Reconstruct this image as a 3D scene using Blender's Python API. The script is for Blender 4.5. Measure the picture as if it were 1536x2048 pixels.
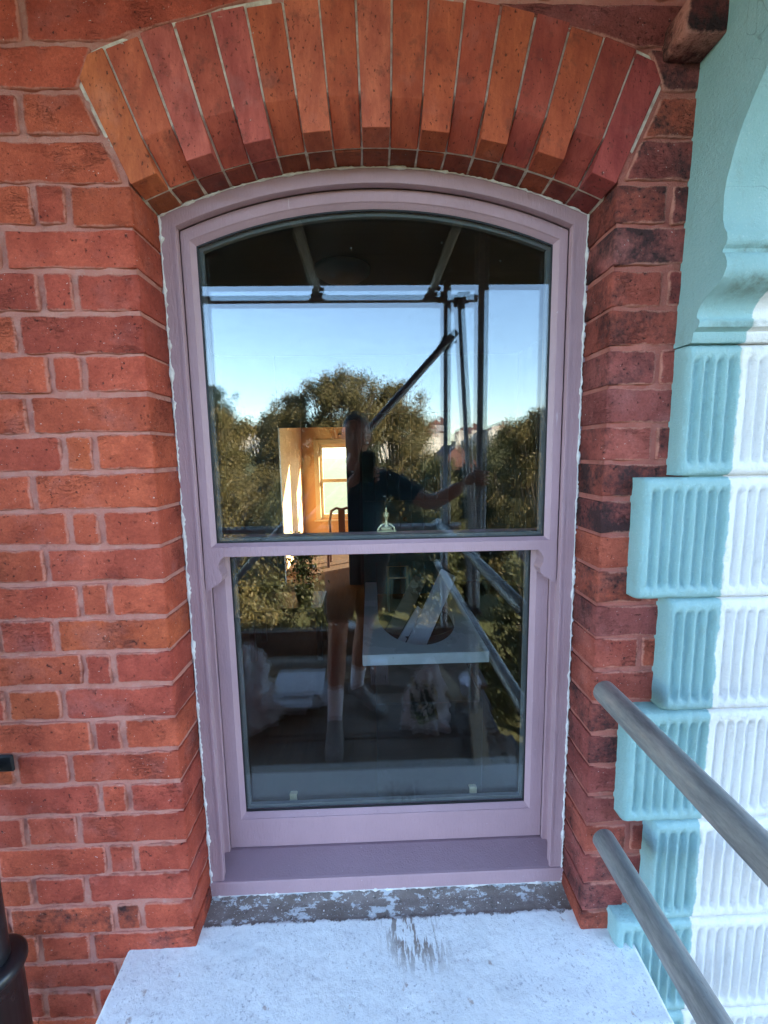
import bpy, bmesh, math, random
import numpy as np
from mathutils import Vector, Matrix, noise

for o in list(bpy.data.objects):
    bpy.data.objects.remove(o)
scene = bpy.context.scene
COL = scene.collection
rng = random.Random(7)

# ------------------------------------------------------------------ camera
CAM = Vector((0.0, -0.892, 1.5))
PITCH, YAW, ROLL, FPX = math.radians(-7.645), math.radians(-1.582), math.radians(1.0), 881.76
cd = bpy.data.cameras.new('camera')
cam = bpy.data.objects.new('camera', cd)
COL.objects.link(cam)
scene.camera = cam
MROT = (Matrix.Rotation(YAW, 3, 'Z') @ Matrix.Rotation(PITCH, 3, 'X') @ Matrix.Rotation(ROLL, 3, 'Y'))
_m = Matrix((MROT @ Vector((1, 0, 0)), MROT @ Vector((0, 0, 1)), -(MROT @ Vector((0, 1, 0))))).transposed()
cam.matrix_world = Matrix.Translation(CAM) @ _m.to_4x4()
cd.sensor_fit = 'HORIZONTAL'
cd.sensor_width = 36.0
cd.lens = 36.0 * FPX / 1536.0
cd.clip_start = 0.004
cd.clip_end = 3000.0
scene.render.resolution_x, scene.render.resolution_y = 768, 1024

# ------------------------------------------------------------------ sky, sun, exposure
SUN_EL, SUN_AZ = math.radians(25), math.radians(56)      # azimuth from +y (behind the house) towards +x
world = bpy.data.worlds.new('World')
scene.world = world
world.use_nodes = True
wn = world.node_tree.nodes
sky = wn.new('ShaderNodeTexSky')
sky.sky_type = 'NISHITA'
sky.sun_disc = False
sky.sun_elevation = SUN_EL
sky.sun_rotation = SUN_AZ
sky.air_density = 1.0
sky.dust_density = 0.4
sky.ozone_density = 2.4
bg = wn['Background']
bg.inputs['Strength'].default_value = 0.15
world.node_tree.links.new(sky.outputs[0], bg.inputs[0])
sd = bpy.data.lights.new('sun', 'SUN')
sd.energy = 5.0
sd.angle = math.radians(0.55)
sd.color = (1.0, 0.87, 0.70)
sun = bpy.data.objects.new('sun', sd)
COL.objects.link(sun)
to_sun = Vector((math.sin(SUN_AZ) * math.cos(SUN_EL), math.cos(SUN_AZ) * math.cos(SUN_EL), math.sin(SUN_EL)))
sun.rotation_euler = to_sun.to_track_quat('Z', 'Y').to_euler()
sun.location = (20, 30, 30)
scene.view_settings.view_transform = 'Standard'
scene.view_settings.look = 'None'
scene.view_settings.exposure = 3.3
scene.view_settings.gamma = 1.0
scene.cycles.max_bounces = 10
scene.cycles.transparent_max_bounces = 24
scene.cycles.glossy_bounces = 6


# ------------------------------------------------------------------ small helpers
def link(o, parent=None):
    COL.objects.link(o)
    if parent is not None:
        o.parent = parent
    return o


def tag(o, label, cat, group=None):
    o['label'] = label
    o['category'] = cat
    if group:
        o['group'] = group
    return o


def thing(name, label, cat, loc=(0, 0, 0), group=None):
    o = link(bpy.data.objects.new(name, None))
    o.empty_display_size = 0.05
    tag(o, label, cat, group)
    o.location = loc
    if any(loc):
        o['off'] = list(loc)
    return o


def off(parent):
    if parent is not None and 'off' in parent:
        return Vector(parent['off'])
    return Vector((0, 0, 0))


def mk(name, verts, faces, mat, parent=None, smooth=False):
    """one mesh object from world coordinates"""
    p = off(parent)
    me = bpy.data.meshes.new(name)
    me.from_pydata([(v[0] - p.x, v[1] - p.y, v[2] - p.z) for v in verts], [], faces)
    me.validate()
    bm = bmesh.new()
    bm.from_mesh(me)
    bmesh.ops.recalc_face_normals(bm, faces=bm.faces)
    bm.to_mesh(me)
    bm.free()
    if mat:
        me.materials.append(mat)
    if smooth:
        me.shade_smooth()
    return link(bpy.data.objects.new(name, me), parent)


def mkbm(name, bm, mat, parent=None, smooth=False, recalc=True):
    if recalc:
        bmesh.ops.recalc_face_normals(bm, faces=bm.faces)
    p = off(parent)
    bmesh.ops.translate(bm, verts=bm.verts, vec=-p)
    me = bpy.data.meshes.new(name)
    bm.to_mesh(me)
    bm.free()
    if mat:
        me.materials.append(mat)
    if smooth:
        me.shade_smooth()
    return link(bpy.data.objects.new(name, me), parent)


def add_box(bm, x0, x1, y0, y1, z0, z1, bev=0.0, mtx=None, seg=1):
    t = bmesh.new()
    r = bmesh.ops.create_cube(t, size=1.0)
    for v in t.verts:
        v.co = Vector(((x0 + x1) / 2 + v.co.x * (x1 - x0), (y0 + y1) / 2 + v.co.y * (y1 - y0), (z0 + z1) / 2 + v.co.z * (z1 - z0)))
    if bev > 0:
        bmesh.ops.bevel(t, geom=list(t.edges), offset=bev, segments=seg, profile=0.5, affect='EDGES')
    if mtx is not None:
        bmesh.ops.transform(t, matrix=mtx, verts=t.verts)
    join(bm, t)


def join(bm, t):
    base = {}
    for v in t.verts:
        base[v] = bm.verts.new(v.co)
    for f in t.faces:
        try:
            bm.faces.new([base[v] for v in f.verts])
        except ValueError:
            pass
    t.free()


def box(name, x0, x1, y0, y1, z0, z1, mat, parent=None, bev=0.0, mtx=None, seg=1):
    bm = bmesh.new()
    add_box(bm, x0, x1, y0, y1, z0, z1, bev, mtx, seg)
    return mkbm(name, bm, mat, parent)


def add_tube(bm, pts, rad, n=14, cap=True):
    pts = [Vector(p) for p in pts]
    rads = rad if isinstance(rad, (list, tuple)) else [rad] * len(pts)
    rings = []
    up = None
    for i, p in enumerate(pts):
        d = (pts[min(i + 1, len(pts) - 1)] - pts[max(i - 1, 0)]).normalized()
        if up is None:
            up = d.orthogonal().normalized()
        up = (up - d * up.dot(d)).normalized()
        sd_ = d.cross(up)
        rings.append([bm.verts.new(p + (up * math.cos(a) + sd_ * math.sin(a)) * rads[i]) for a in [2 * math.pi * k / n for k in range(n)]])
    for a, b in zip(rings, rings[1:]):
        for k in range(n):
            bm.faces.new((a[k], a[(k + 1) % n], b[(k + 1) % n], b[k]))
    if cap:
        bm.faces.new(rings[0][::-1])
        bm.faces.new(rings[-1])


def tube(name, pts, rad, mat, parent=None, n=14, cap=True):
    bm = bmesh.new()
    add_tube(bm, pts, rad, n, cap)
    o = mkbm(name, bm, mat, parent)
    for poly in o.data.polygons:
        poly.use_smooth = len(poly.vertices) == 4
    return o


def add_lathe(bm, prof, c, n=20, axis='Z'):
    c = Vector(c)
    rings = []
    for r, h in prof:
        ring = []
        for k in range(n):
            a = 2 * math.pi * k / n
            if axis == 'Z':
                q = Vector((r * math.cos(a), r * math.sin(a), h))
            elif axis == 'Y':
                q = Vector((r * math.cos(a), h, r * math.sin(a)))
            else:
                q = Vector((h, r * math.cos(a), r * math.sin(a)))
            ring.append(bm.verts.new(c + q))
        rings.append(ring)
    for a, b in zip(rings, rings[1:]):
        for k in range(n):
            bm.faces.new((a[k], a[(k + 1) % n], b[(k + 1) % n], b[k]))
    bm.faces.new(rings[0][::-1])
    bm.faces.new(rings[-1])


def lathe(name, prof, c, mat, parent=None, n=20, axis='Z', smooth=True):
    bm = bmesh.new()
    add_lathe(bm, prof, c, n, axis)
    return mkbm(name, bm, mat, parent, smooth)


def extrude_x(name, prof, x0, x1, mat, parent=None, smooth=False):
    """closed (y,z) outline extruded along x"""
    n = len(prof)
    v = [(x0, y, z) for y, z in prof] + [(x1, y, z) for y, z in prof]
    f = [(i, (i + 1) % n, n + (i + 1) % n, n + i) for i in range(n)] + [tuple(range(n))[::-1], tuple(range(n, 2 * n))]
    return mk(name, v, f, mat, parent, smooth)


def fbm(x, y, z, o=4):
    return noise.fractal(Vector((x, y, z)), 1.0, 2.0, o)


# ------------------------------------------------------------------ materials
class NT:
    def __init__(self, name):
        self.m = bpy.data.materials.new(name)
        self.m.use_nodes = True
        self.t = self.m.node_tree
        self.b = self.t.nodes['Principled BSDF']
        self.out = self.t.nodes['Material Output']

    def n(self, typ, **kw):
        nd = self.t.nodes.new(typ)
        for k, v in kw.items():
            if k.startswith('i_'):
                nd.inputs[k[2:]].default_value = v
            else:
                setattr(nd, k, v)
        return nd

    def l(self, a, b):
        self.t.links.new(a, b)

    def coords(self, kind='Position', scale=(1, 1, 1), rand=True):
        if kind == 'Position':
            src = self.n('ShaderNodeNewGeometry').outputs['Position']
        else:
            src = self.n('ShaderNodeTexCoord').outputs[kind]
            if rand:
                oi = self.n('ShaderNodeObjectInfo')
                mu = self.n('ShaderNodeMath', operation='MULTIPLY')
                mu.inputs[1].default_value = 37.0
                self.l(oi.outputs['Random'], mu.inputs[0])
                ad = self.n('ShaderNodeVectorMath', operation='ADD')
                self.l(src, ad.inputs[0])
                self.l(mu.outputs[0], ad.inputs[1])
                src = ad.outputs[0]
        if scale != (1, 1, 1):
            vm = self.n('ShaderNodeVectorMath', operation='MULTIPLY')
            vm.inputs[1].default_value = scale
            self.l(src, vm.inputs[0])
            src = vm.outputs[0]
        return src

    def noise(self, co, scale, detail=4, rough=0.55, lo=None, hi=None, dist=0.0):
        nd = self.n('ShaderNodeTexNoise')
        nd.inputs['Scale'].default_value = scale
        nd.inputs['Detail'].default_value = detail
        nd.inputs['Roughness'].default_value = rough
        nd.inputs['Distortion'].default_value = dist
        self.l(co, nd.inputs['Vector'])
        if lo is None:
            return nd.outputs['Fac']
        return self.ramp(nd.outputs['Fac'], lo, hi)

    def ramp(self, src, lo, hi, a=0.0, b=1.0):
        mr = self.n('ShaderNodeMapRange')
        mr.inputs['From Min'].default_value = lo
        mr.inputs['From Max'].default_value = hi
        mr.inputs['To Min'].default_value = a
        mr.inputs['To Max'].default_value = b
        self.l(src, mr.inputs['Value'])
        return mr.outputs[0]

    def math(self, op, a, b=None):
        nd = self.n('ShaderNodeMath', operation=op)
        for i, s in enumerate((a, b)):
            if s is None:
                continue
            if isinstance(s, (int, float)):
                nd.inputs[i].default_value = s
            else:
                self.l(s, nd.inputs[i])
        return nd.outputs[0]

    def mix(self, fac, a, b, mode='MIX'):
        nd = self.n('ShaderNodeMix', data_type='RGBA', blend_type=mode)
        for s, i in ((fac, 0), (a, 6), (b, 7)):
            if isinstance(s, (int, float)):
                nd.inputs[i].default_value = s
            elif isinstance(s, tuple):
                nd.inputs[i].default_value = (*s, 1.0) if len(s) == 3 else s
            else:
                self.l(s, nd.inputs[i])
        return nd.outputs[2]

    def finish(self, col, rough=0.6, bump=None, bstr=0.3, bdist=0.002, metal=0.0, spec=0.5):
        b = self.b
        if isinstance(col, tuple):
            b.inputs['Base Color'].default_value = (*col, 1.0)
        else:
            self.l(col, b.inputs['Base Color'])
        if isinstance(rough, (int, float)):
            b.inputs['Roughness'].default_value = rough
        else:
            self.l(rough, b.inputs['Roughness'])
        b.inputs['Metallic'].default_value = metal
        b.inputs['Specular IOR Level'].default_value = spec
        if bump is not None:
            bp = self.n('ShaderNodeBump')
            bp.inputs['Strength'].default_value = bstr
            bp.inputs['Distance'].default_value = bdist
            self.l(bump, bp.inputs['Height'])
            self.l(bp.outputs[0], b.inputs['Normal'])
        return self.m


def simple(name, c1, c2=None, scale=20.0, rough=0.6, bscale=None, bstr=0.3, bdist=0.002, metal=0.0, kind='Object', stretch=(1, 1, 1), spec=0.5):
    s = NT(name)
    co = s.coords(kind, stretch)
    c2 = c2 or tuple(x * 0.75 for x in c1)
    f = s.noise(co, scale, 5, 0.6, 0.3, 0.7)
    col = s.mix(f, c1, c2)
    bump = s.noise(co, bscale or scale * 4, 6, 0.6)
    r = s.ramp(s.noise(co, scale * 0.7, 3), 0.3, 0.7, max(0.02, rough - 0.08), min(1, rough + 0.08))
    return s.finish(col, r, bump, bstr, bdist, metal, spec)


def brick_mat():
    s = NT('brick')
    co = s.coords('Object')
    oi = s.n('ShaderNodeObjectInfo')
    base = oi.outputs['Color']
    big = s.noise(co, 14, 5, 0.6, 0.28, 0.72)
    dark = s.mix(1.0, base, (0.62, 0.52, 0.55), 'MULTIPLY')
    lite = s.mix(1.0, base, (1.13, 1.22, 1.25), 'MULTIPLY')
    col = s.mix(big, dark, lite)
    mid = s.noise(s.coords('Object', (1, 1, 2.2)), 55, 6, 0.7, 0.4, 0.75)
    col = s.mix(s.math('MULTIPLY', mid, 0.45), col, s.mix(1.0, base, (0.55, 0.45, 0.5), 'MULTIPLY'))
    # pale bloom patches
    bloom = s.noise(co, 9, 4, 0.6, 0.56, 0.8)
    col = s.mix(s.math('MULTIPLY', bloom, 0.35), col, (0.42, 0.20, 0.19))
    # dark pits
    pit = s.noise(co, 120, 4, 0.65, 0.63, 0.69)
    col = s.mix(s.math('MULTIPLY', pit, 0.8), col, (0.045, 0.02, 0.018))
    # cracks
    wv = s.noise(s.coords('Object', (1, 1, 3.5)), 26, 8, 0.75, None, None, 1.5)
    crack = s.ramp(s.math('ABSOLUTE', s.math('SUBTRACT', wv, 0.5)), 0.0, 0.012, 1.0, 0.0)
    crack = s.math('MULTIPLY', crack, s.noise(co, 13, 2, 0.5, 0.55, 0.68))
    col = s.mix(s.math('MULTIPLY', crack, 0.75), col, (0.05, 0.022, 0.02))
    fine = s.noise(co, 190, 5, 0.75, 0.25, 0.75)
    col = s.mix(0.75, col, s.mix(1.0, col, s.mix(fine, (0.62, 0.58, 0.58), (1.22, 1.26, 1.26)), 'MULTIPLY'))
    # white specks
    spk = s.noise(s.coords('Object', (1, 1, 1.6)), 150, 4, 0.6, 0.685, 0.72)
    col = s.mix(s.math('MULTIPLY', spk, 0.8), col, (0.72, 0.6, 0.55))
    # scorched / sooty patches (kiln burn)
    at_ = s.n('ShaderNodeAttribute', attribute_type='OBJECT', attribute_name='scorch')
    sc = s.math('ADD', s.noise(co, 11, 5, 0.65), s.math('MULTIPLY', s.noise(co, 120, 3, 0.6), 0.30))
    sc = s.math('ADD', sc, s.math('SUBTRACT', at_.outputs['Fac'], 1.0))
    sc = s.ramp(sc, 0.17, 0.40)
    sc = s.math('MULTIPLY', sc, s.ramp(at_.outputs['Fac'], 0.0, 0.08))
    col = s.mix(s.math('MULTIPLY', sc, 0.9), col, (0.028, 0.018, 0.020))
    # mortar smeared over ragged edges
    ed = s.n('ShaderNodeAttribute', attribute_type='GEOMETRY', attribute_name='edge')
    e = s.math('ADD', s.math('MULTIPLY', ed.outputs['Fac'], 1.0), s.math('MULTIPLY', s.math('SUBTRACT', s.noise(co, 75, 6, 0.7), 0.5), 1.3))
    e = s.ramp(e, 0.55, 0.95)
    col = s.mix(s.math('MULTIPLY', e, 0.8), col, (0.60, 0.25, 0.19))
    h = s.math('ADD', s.noise(co, 70, 8, 0.7), s.math('MULTIPLY', s.noise(co, 420, 4, 0.6), 0.35))
    h = s.math('SUBTRACT', h, s.math('MULTIPLY', s.math('ADD', pit, crack), 0.5))
    return s.finish(col, 0.86, h, 1.0, 0.006, spec=0.25)


def voussoir_mat():
    s = NT('rubbed_brick')
    co = s.coords('Object')
    oi = s.n('ShaderNodeObjectInfo')
    base = oi.outputs['Color']
    g = s.noise(s.coords('Object', (2.2, 1, 0.8)), 16, 5, 0.6, 0.3, 0.7)
    col = s.mix(g, s.mix(1.0, base, (0.66, 0.55, 0.55), 'MULTIPLY'), s.mix(1.0, base, (1.2, 1.3, 1.15), 'MULTIPLY'))
    pit = s.noise(s.coords('Object', (1.5, 1, 0.9)), 115, 4, 0.6, 0.63, 0.68)
    col = s.mix(s.math('MULTIPLY', pit, 0.85), col, (0.05, 0.02, 0.015))
    bloom = s.noise(co, 13, 4, 0.6, 0.58, 0.8)
    col = s.mix(s.math('MULTIPLY', bloom, 0.3), col, (0.45, 0.22, 0.2))
    grime = s.noise(co, 30, 6, 0.7, 0.55, 0.74)
    col = s.mix(s.math('MULTIPLY', grime, 0.72), col, (0.06, 0.03, 0.025))
    gr = s.noise(s.coords('Object', (3.0, 1, 0.7)), 70, 6, 0.7, 0.35, 0.7)
    col = s.mix(s.math('MULTIPLY', gr, 0.38), col, s.mix(1.0, base, (0.5, 0.36, 0.36), 'MULTIPLY'))
    wsp = s.noise(co, 60, 4, 0.6, 0.73, 0.76)
    col = s.mix(s.math('MULTIPLY', wsp, 0.6), col, (0.62, 0.48, 0.42))
    h = s.math('SUBTRACT', s.noise(co, 90, 7, 0.65), s.math('MULTIPLY', pit, 0.6))
    return s.finish(col, 0.8, h, 0.8, 0.003, spec=0.3)


def mortar_mat():
    s = NT('mortar')
    co = s.coords('Position')
    a = s.noise(co, 9, 5, 0.6, 0.3, 0.7)
    col = s.mix(a, (0.66, 0.285, 0.225), (0.52, 0.195, 0.155))
    b = s.noise(co, 38, 6, 0.7, 0.5, 0.72)
    col = s.mix(s.math('MULTIPLY', b, 0.6), col, (0.64, 0.37, 0.31))
    d = s.noise(co, 26, 7, 0.75, 0.58, 0.74)
    col = s.mix(s.math('MULTIPLY', d, 0.6), col, (0.20, 0.09, 0.07))
    g = s.noise(co, 420, 2, 0.5, 0.62, 0.7)
    col = s.mix(s.math('MULTIPLY', g, 0.5), col, (0.5, 0.36, 0.33))
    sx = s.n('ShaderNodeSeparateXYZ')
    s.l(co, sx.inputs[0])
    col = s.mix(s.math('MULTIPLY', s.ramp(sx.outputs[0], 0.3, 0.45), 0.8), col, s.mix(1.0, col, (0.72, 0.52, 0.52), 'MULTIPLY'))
    h = s.math('ADD', s.noise(co, 85, 8, 0.75), s.math('MULTIPLY', s.noise(co, 600, 3, 0.6), 0.4))
    return s.finish(col, 0.95, h, 1.0, 0.007, spec=0.15)


def far_brick_mat():
    s = NT('far_brickwork')
    co = s.coords('Position')
    mp = s.n('ShaderNodeSeparateXYZ')
    s.l(co, mp.inputs[0])
    cb = s.n('ShaderNodeCombineXYZ')
    s.l(s.math('ADD', mp.outputs[0], mp.outputs[1]), cb.inputs[0])
    s.l(mp.outputs[2], cb.inputs[1])
    bt = s.n('ShaderNodeTexBrick')
    bt.inputs['Scale'].default_value = 1.0
    bt.inputs['Brick Width'].default_value = 0.235
    bt.inputs['Row Height'].default_value = 0.075
    bt.inputs['Mortar Size'].default_value = 0.005
    bt.inputs['Color1'].default_value = (0.54, 0.10, 0.056, 1)
    bt.inputs['Color2'].default_value = (0.44, 0.08, 0.052, 1)
    bt.inputs['Mortar'].default_value = (0.58, 0.24, 0.19, 1)
    s.l(cb.outputs[0], bt.inputs['Vector'])
    return s.finish(bt.outputs['Color'], 0.9, s.noise(co, 90, 6), 0.5, 0.003, spec=0.2)


def paint_mat(name, c, rough=0.45, wear=0.0):
    s = NT(name)
    co = s.coords('Position')
    f = s.noise(co, 6, 4, 0.6, 0.3, 0.7)
    col = s.mix(f, tuple(x * 0.93 for x in c), tuple(min(1, x * 1.05) for x in c))
    f2 = s.noise(s.coords('Position', (1, 1, 0.25)), 60, 5, 0.6, 0.62, 0.8)
    col = s.mix(s.math('MULTIPLY', f2, 0.4), col, tuple(x * 0.8 for x in c))
    f3 = s.noise(co, 120, 3, 0.6, 0.72, 0.76)
    col = s.mix(s.math('MULTIPLY', f3, 0.4), col, (0.72, 0.66, 0.70))
    h = s.math('ADD', s.noise(s.coords('Position', (1, 1, 0.2)), 240, 4, 0.6), s.math('MULTIPLY', s.noise(co, 28, 4), 1.2))
    wr = s.noise(s.coords('Position', (1, 1, 0.06)), 150, 4, 0.6, 0.70, 0.74)
    wr = s.math('MULTIPLY', wr, s.noise(co, 9, 3, 0.5, 0.52, 0.62))
    col = s.mix(s.math('MULTIPLY', wr, 0.6), col, (0.66, 0.58, 0.62))
    return s.finish(col, s.ramp(f, 0, 1, rough - 0.06, rough + 0.08), h, 0.5, 0.003)


def render_mat():
    """painted stucco: turquoise on the house's half, white on the neighbour's half, split by a ragged vertical paint line"""
    s = NT('painted_stucco')
    co = s.coords('Position')
    sx = s.n('ShaderNodeSeparateXYZ')
    s.l(co, sx.inputs[0])
    wob = s.math('MULTIPLY', s.math('SUBTRACT', s.noise(co, 16, 6, 0.65), 0.5), 0.022)
    side = s.ramp(s.math('ADD', sx.outputs[0], wob), 0.7085, 0.7115)
    v = s.noise(co, 7, 5, 0.6, 0.3, 0.7)
    tq = s.mix(v, (0.245, 0.43, 0.44), (0.31, 0.495, 0.505))
    wh = s.mix(v, (0.78, 0.75, 0.735), (0.85, 0.82, 0.80))
    col = s.mix(side, tq, wh)
    sp = s.noise(co, 260, 3, 0.6, 0.60, 0.70)
    col = s.mix(s.math('MULTIPLY', sp, 0.16), col, (0.75, 0.8, 0.8))
    dirt = s.noise(s.coords('Position', (1, 1, 0.45)), 34, 6, 0.72, 0.57, 0.74)
    col = s.mix(s.math('MULTIPLY', dirt, 0.26), col, (0.20, 0.20, 0.15))
    # yellowish line of old sealant on the paint join
    j = s.ramp(s.math('ABSOLUTE', s.math('SUBTRACT', s.math('ADD', sx.outputs[0], wob), 0.7115)), 0.0, 0.005, 1.0, 0.0)
    j = s.math('MULTIPLY', j, s.noise(co, 20, 4, 0.6, 0.5, 0.65))
    col = s.mix(s.math('MULTIPLY', j, 0.7), col, (0.52, 0.50, 0.36))
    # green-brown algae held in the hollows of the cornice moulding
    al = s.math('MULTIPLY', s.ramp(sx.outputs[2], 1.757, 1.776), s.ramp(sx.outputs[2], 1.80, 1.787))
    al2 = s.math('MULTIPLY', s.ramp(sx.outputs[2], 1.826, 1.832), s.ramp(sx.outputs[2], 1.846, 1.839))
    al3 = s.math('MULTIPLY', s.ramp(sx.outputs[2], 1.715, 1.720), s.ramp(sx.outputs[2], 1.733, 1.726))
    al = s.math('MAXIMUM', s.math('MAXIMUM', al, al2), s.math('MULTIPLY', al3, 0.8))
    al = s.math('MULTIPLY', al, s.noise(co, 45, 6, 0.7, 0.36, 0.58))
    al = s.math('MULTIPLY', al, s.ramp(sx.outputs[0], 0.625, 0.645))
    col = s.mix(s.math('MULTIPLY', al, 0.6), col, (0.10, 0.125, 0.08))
    # hair cracks
    wv = s.noise(co, 5.5, 3, 0.5, None, None, 0.6)
    cr = s.ramp(s.math('ABSOLUTE', s.math('SUBTRACT', wv, 0.52)), 0.0, 0.0022, 1.0, 0.0)
    cr = s.math('MULTIPLY', cr, s.ramp(sx.outputs[2], 1.85, 1.9))
    col = s.mix(s.math('MULTIPLY', cr, 0.6), col, (0.12, 0.2, 0.2))
    h = s.math('ADD', s.noise(co, 120, 7, 0.7), s.math('MULTIPLY', s.noise(co, 420, 4, 0.6), 0.5))
    return s.finish(col, 0.62, h, 0.9, 0.004)


def sill_mat():
    s = NT('painted_stone')
    co = s.coords('Position')
    sx = s.n('ShaderNodeSeparateXYZ')
    s.l(co, sx.inputs[0])
    v = s.noise(co, 8, 5, 0.6, 0.3, 0.7)
    wh = s.mix(v, (0.70, 0.71, 0.72), (0.80, 0.80, 0.80))
    pit = s.noise(co, 150, 5, 0.7, 0.55, 0.66)
    pm = s.noise(co, 18, 4, 0.6, 0.35, 0.65)
    wh = s.mix(s.math('MULTIPLY', pit, s.ramp(pm, 0, 1, 0.12, 0.8)), wh, (0.26, 0.25, 0.30))
    # scuffed brown scrapes near the middle
    st = s.noise(s.coords('Position', (1.0, 0.16, 1)), 95, 5, 0.65, 0.50, 0.55)
    dx = s.math('ABSOLUTE', s.math('SUBTRACT', s.math('ADD', sx.outputs[0], s.math('MULTIPLY', sx.outputs[1], 0.25)), 0.075))
    loc = s.math('MULTIPLY', s.ramp(dx, 0.03, 0.085, 1.0, 0.0), s.math('MULTIPLY', s.ramp(sx.outputs[1], -0.085, -0.02), s.ramp(sx.outputs[1], 0.075, 0.05)))
    sc = s.math('MULTIPLY', st, loc)
    wh = s.mix(s.math('MULTIPLY', sc, 0.9), wh, (0.21, 0.15, 0.12))
    # odd rusty spots
    rs = s.noise(co, 30, 4, 0.6, 0.66, 0.71)
    wh = s.mix(s.math('MULTIPLY', rs, 0.6), wh, (0.30, 0.17, 0.12))
    # bare dirty stone against the window, the paint ends in a ragged line
    bare = s.mix(s.noise(co, 14, 6, 0.65, 0.3, 0.7), (0.15, 0.115, 0.10), (0.26, 0.215, 0.20))
    bare = s.mix(s.math('MULTIPLY', s.noise(co, 60, 6, 0.7, 0.58, 0.66), 0.75), bare, (0.045, 0.04, 0.04))
    fl = s.noise(s.coords('Position', (0.55, 1, 1)), 42, 7, 0.75, 0.535, 0.575)
    bare = s.mix(s.math('MULTIPLY', fl, 0.85), bare, (0.60, 0.63, 0.66))
    bare = s.mix(s.math('MULTIPLY', s.noise(co, 230, 3, 0.6, 0.68, 0.71), 0.8), bare, (0.75, 0.74, 0.7))
    wob = s.math('MULTIPLY', s.math('SUBTRACT', s.noise(s.coords('Position', (1, 0.5, 1)), 30, 6, 0.7), 0.5), 0.05)
    edge = s.math('ADD', sx.outputs[1], wob)
    edge = s.ramp(edge, 0.0415, 0.0435)
    col = s.mix(edge, wh, bare)
    rim = s.math('ADD', sx.outputs[1], s.math('MULTIPLY', s.math('SUBTRACT', s.noise(co, 70, 5, 0.7), 0.5), 0.03))
    rim = s.ramp(rim, 0.104, 0.108)
    col = s.mix(s.math('MULTIPLY', rim, 0.8), col, (0.66, 0.70, 0.75))
    h = s.math('ADD', s.noise(co, 70, 7, 0.7), s.math('MULTIPLY', s.noise(co, 260, 5, 0.7), 0.5))
    h = s.math('ADD', h, s.math('MULTIPLY', edge, -0.4))
    return s.finish(col, 0.72, h, 0.6, 0.003)


def glass_mat():
    """thin window glass: clear transmission plus mirror reflection, a little dust"""
    s = NT('window_glass')
    s.t.nodes.remove(s.b)
    tr = s.n('ShaderNodeBsdfTransparent')
    tr.inputs[0].default_value = (0.955, 0.975, 0.97, 1)
    gl = s.n('ShaderNodeBsdfGlossy')
    gl.inputs['Roughness'].default_value = 0.0
    gl.inputs['Color'].default_value = (1, 1, 1, 1)
    fc = s.n('ShaderNodeLayerWeight')
    fc.inputs['Blend'].default_value = 0.5
    p5 = s.math('POWER', fc.outputs['Facing'], 5.0)
    lw = s.ramp(p5, 0.0, 1.0, 0.047, 1.0)
    mx = s.n('ShaderNodeMixShader')
    s.l(lw, mx.inputs[0])
    s.l(tr.outputs[0], mx.inputs[1])
    s.l(gl.outputs[0], mx.inputs[2])
    co = s.coords('Position')
    df = s.n('ShaderNodeBsdfDiffuse')
    df.inputs[0].default_value = (0.6, 0.62, 0.62, 1)
    du = s.math('ADD', s.math('MULTIPLY', s.noise(s.coords('Position', (1, 1, 0.3)), 7, 6, 0.65, 0.52, 0.8), 0.003),
                s.math('MULTIPLY', s.noise(co, 75, 2, 0.5, 0.755, 0.78), 0.22))
    mx2 = s.n('ShaderNodeMixShader')
    s.l(du, mx2.inputs[0])
    s.l(mx.outputs[0], mx2.inputs[1])
    s.l(df.outputs[0], mx2.inputs[2])
    s.l(mx2.outputs[0], s.out.inputs[0])
    return s.m


def wood_mat(name, c1, c2, axis=(1, 14, 14), scale=3.0, rough=0.7, grime=0.3):
    s = NT(name)
    st = s.coords('Object', axis)
    g = s.noise(st, scale, 6, 0.65, 0.3, 0.7, 0.6)
    col = s.mix(g, c1, c2)
    d = s.noise(s.coords('Object'), 7, 5, 0.6, 0.5, 0.75)
    col = s.mix(s.math('MULTIPLY', d, grime), col, (0.05, 0.045, 0.04))
    return s.finish(col, rough, s.noise(st, scale * 3, 6, 0.6), 0.35, 0.002)


def leaf_mat(name, c1, c2):
    s = NT(name)
    co = s.coords('Position')
    oi = s.n('ShaderNodeAttribute', attribute_type='GEOMETRY', attribute_name='tone')
    col = s.mix(oi.outputs['Fac'], c1, c2)
    s.b.inputs['Transmission Weight'].default_value = 0.0
    s.finish(col, 0.55)
    tl = s.n('ShaderNodeBsdfTranslucent')
    s.l(col, tl.inputs[0])
    mx = s.n('ShaderNodeMixShader')
    mx.inputs[0].default_value = 0.3
    s.l(s.b.outputs[0], mx.inputs[1])
    s.l(tl.outputs[0], mx.inputs[2])
    s.l(mx.outputs[0], s.out.inputs[0])
    return s.m


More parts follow.
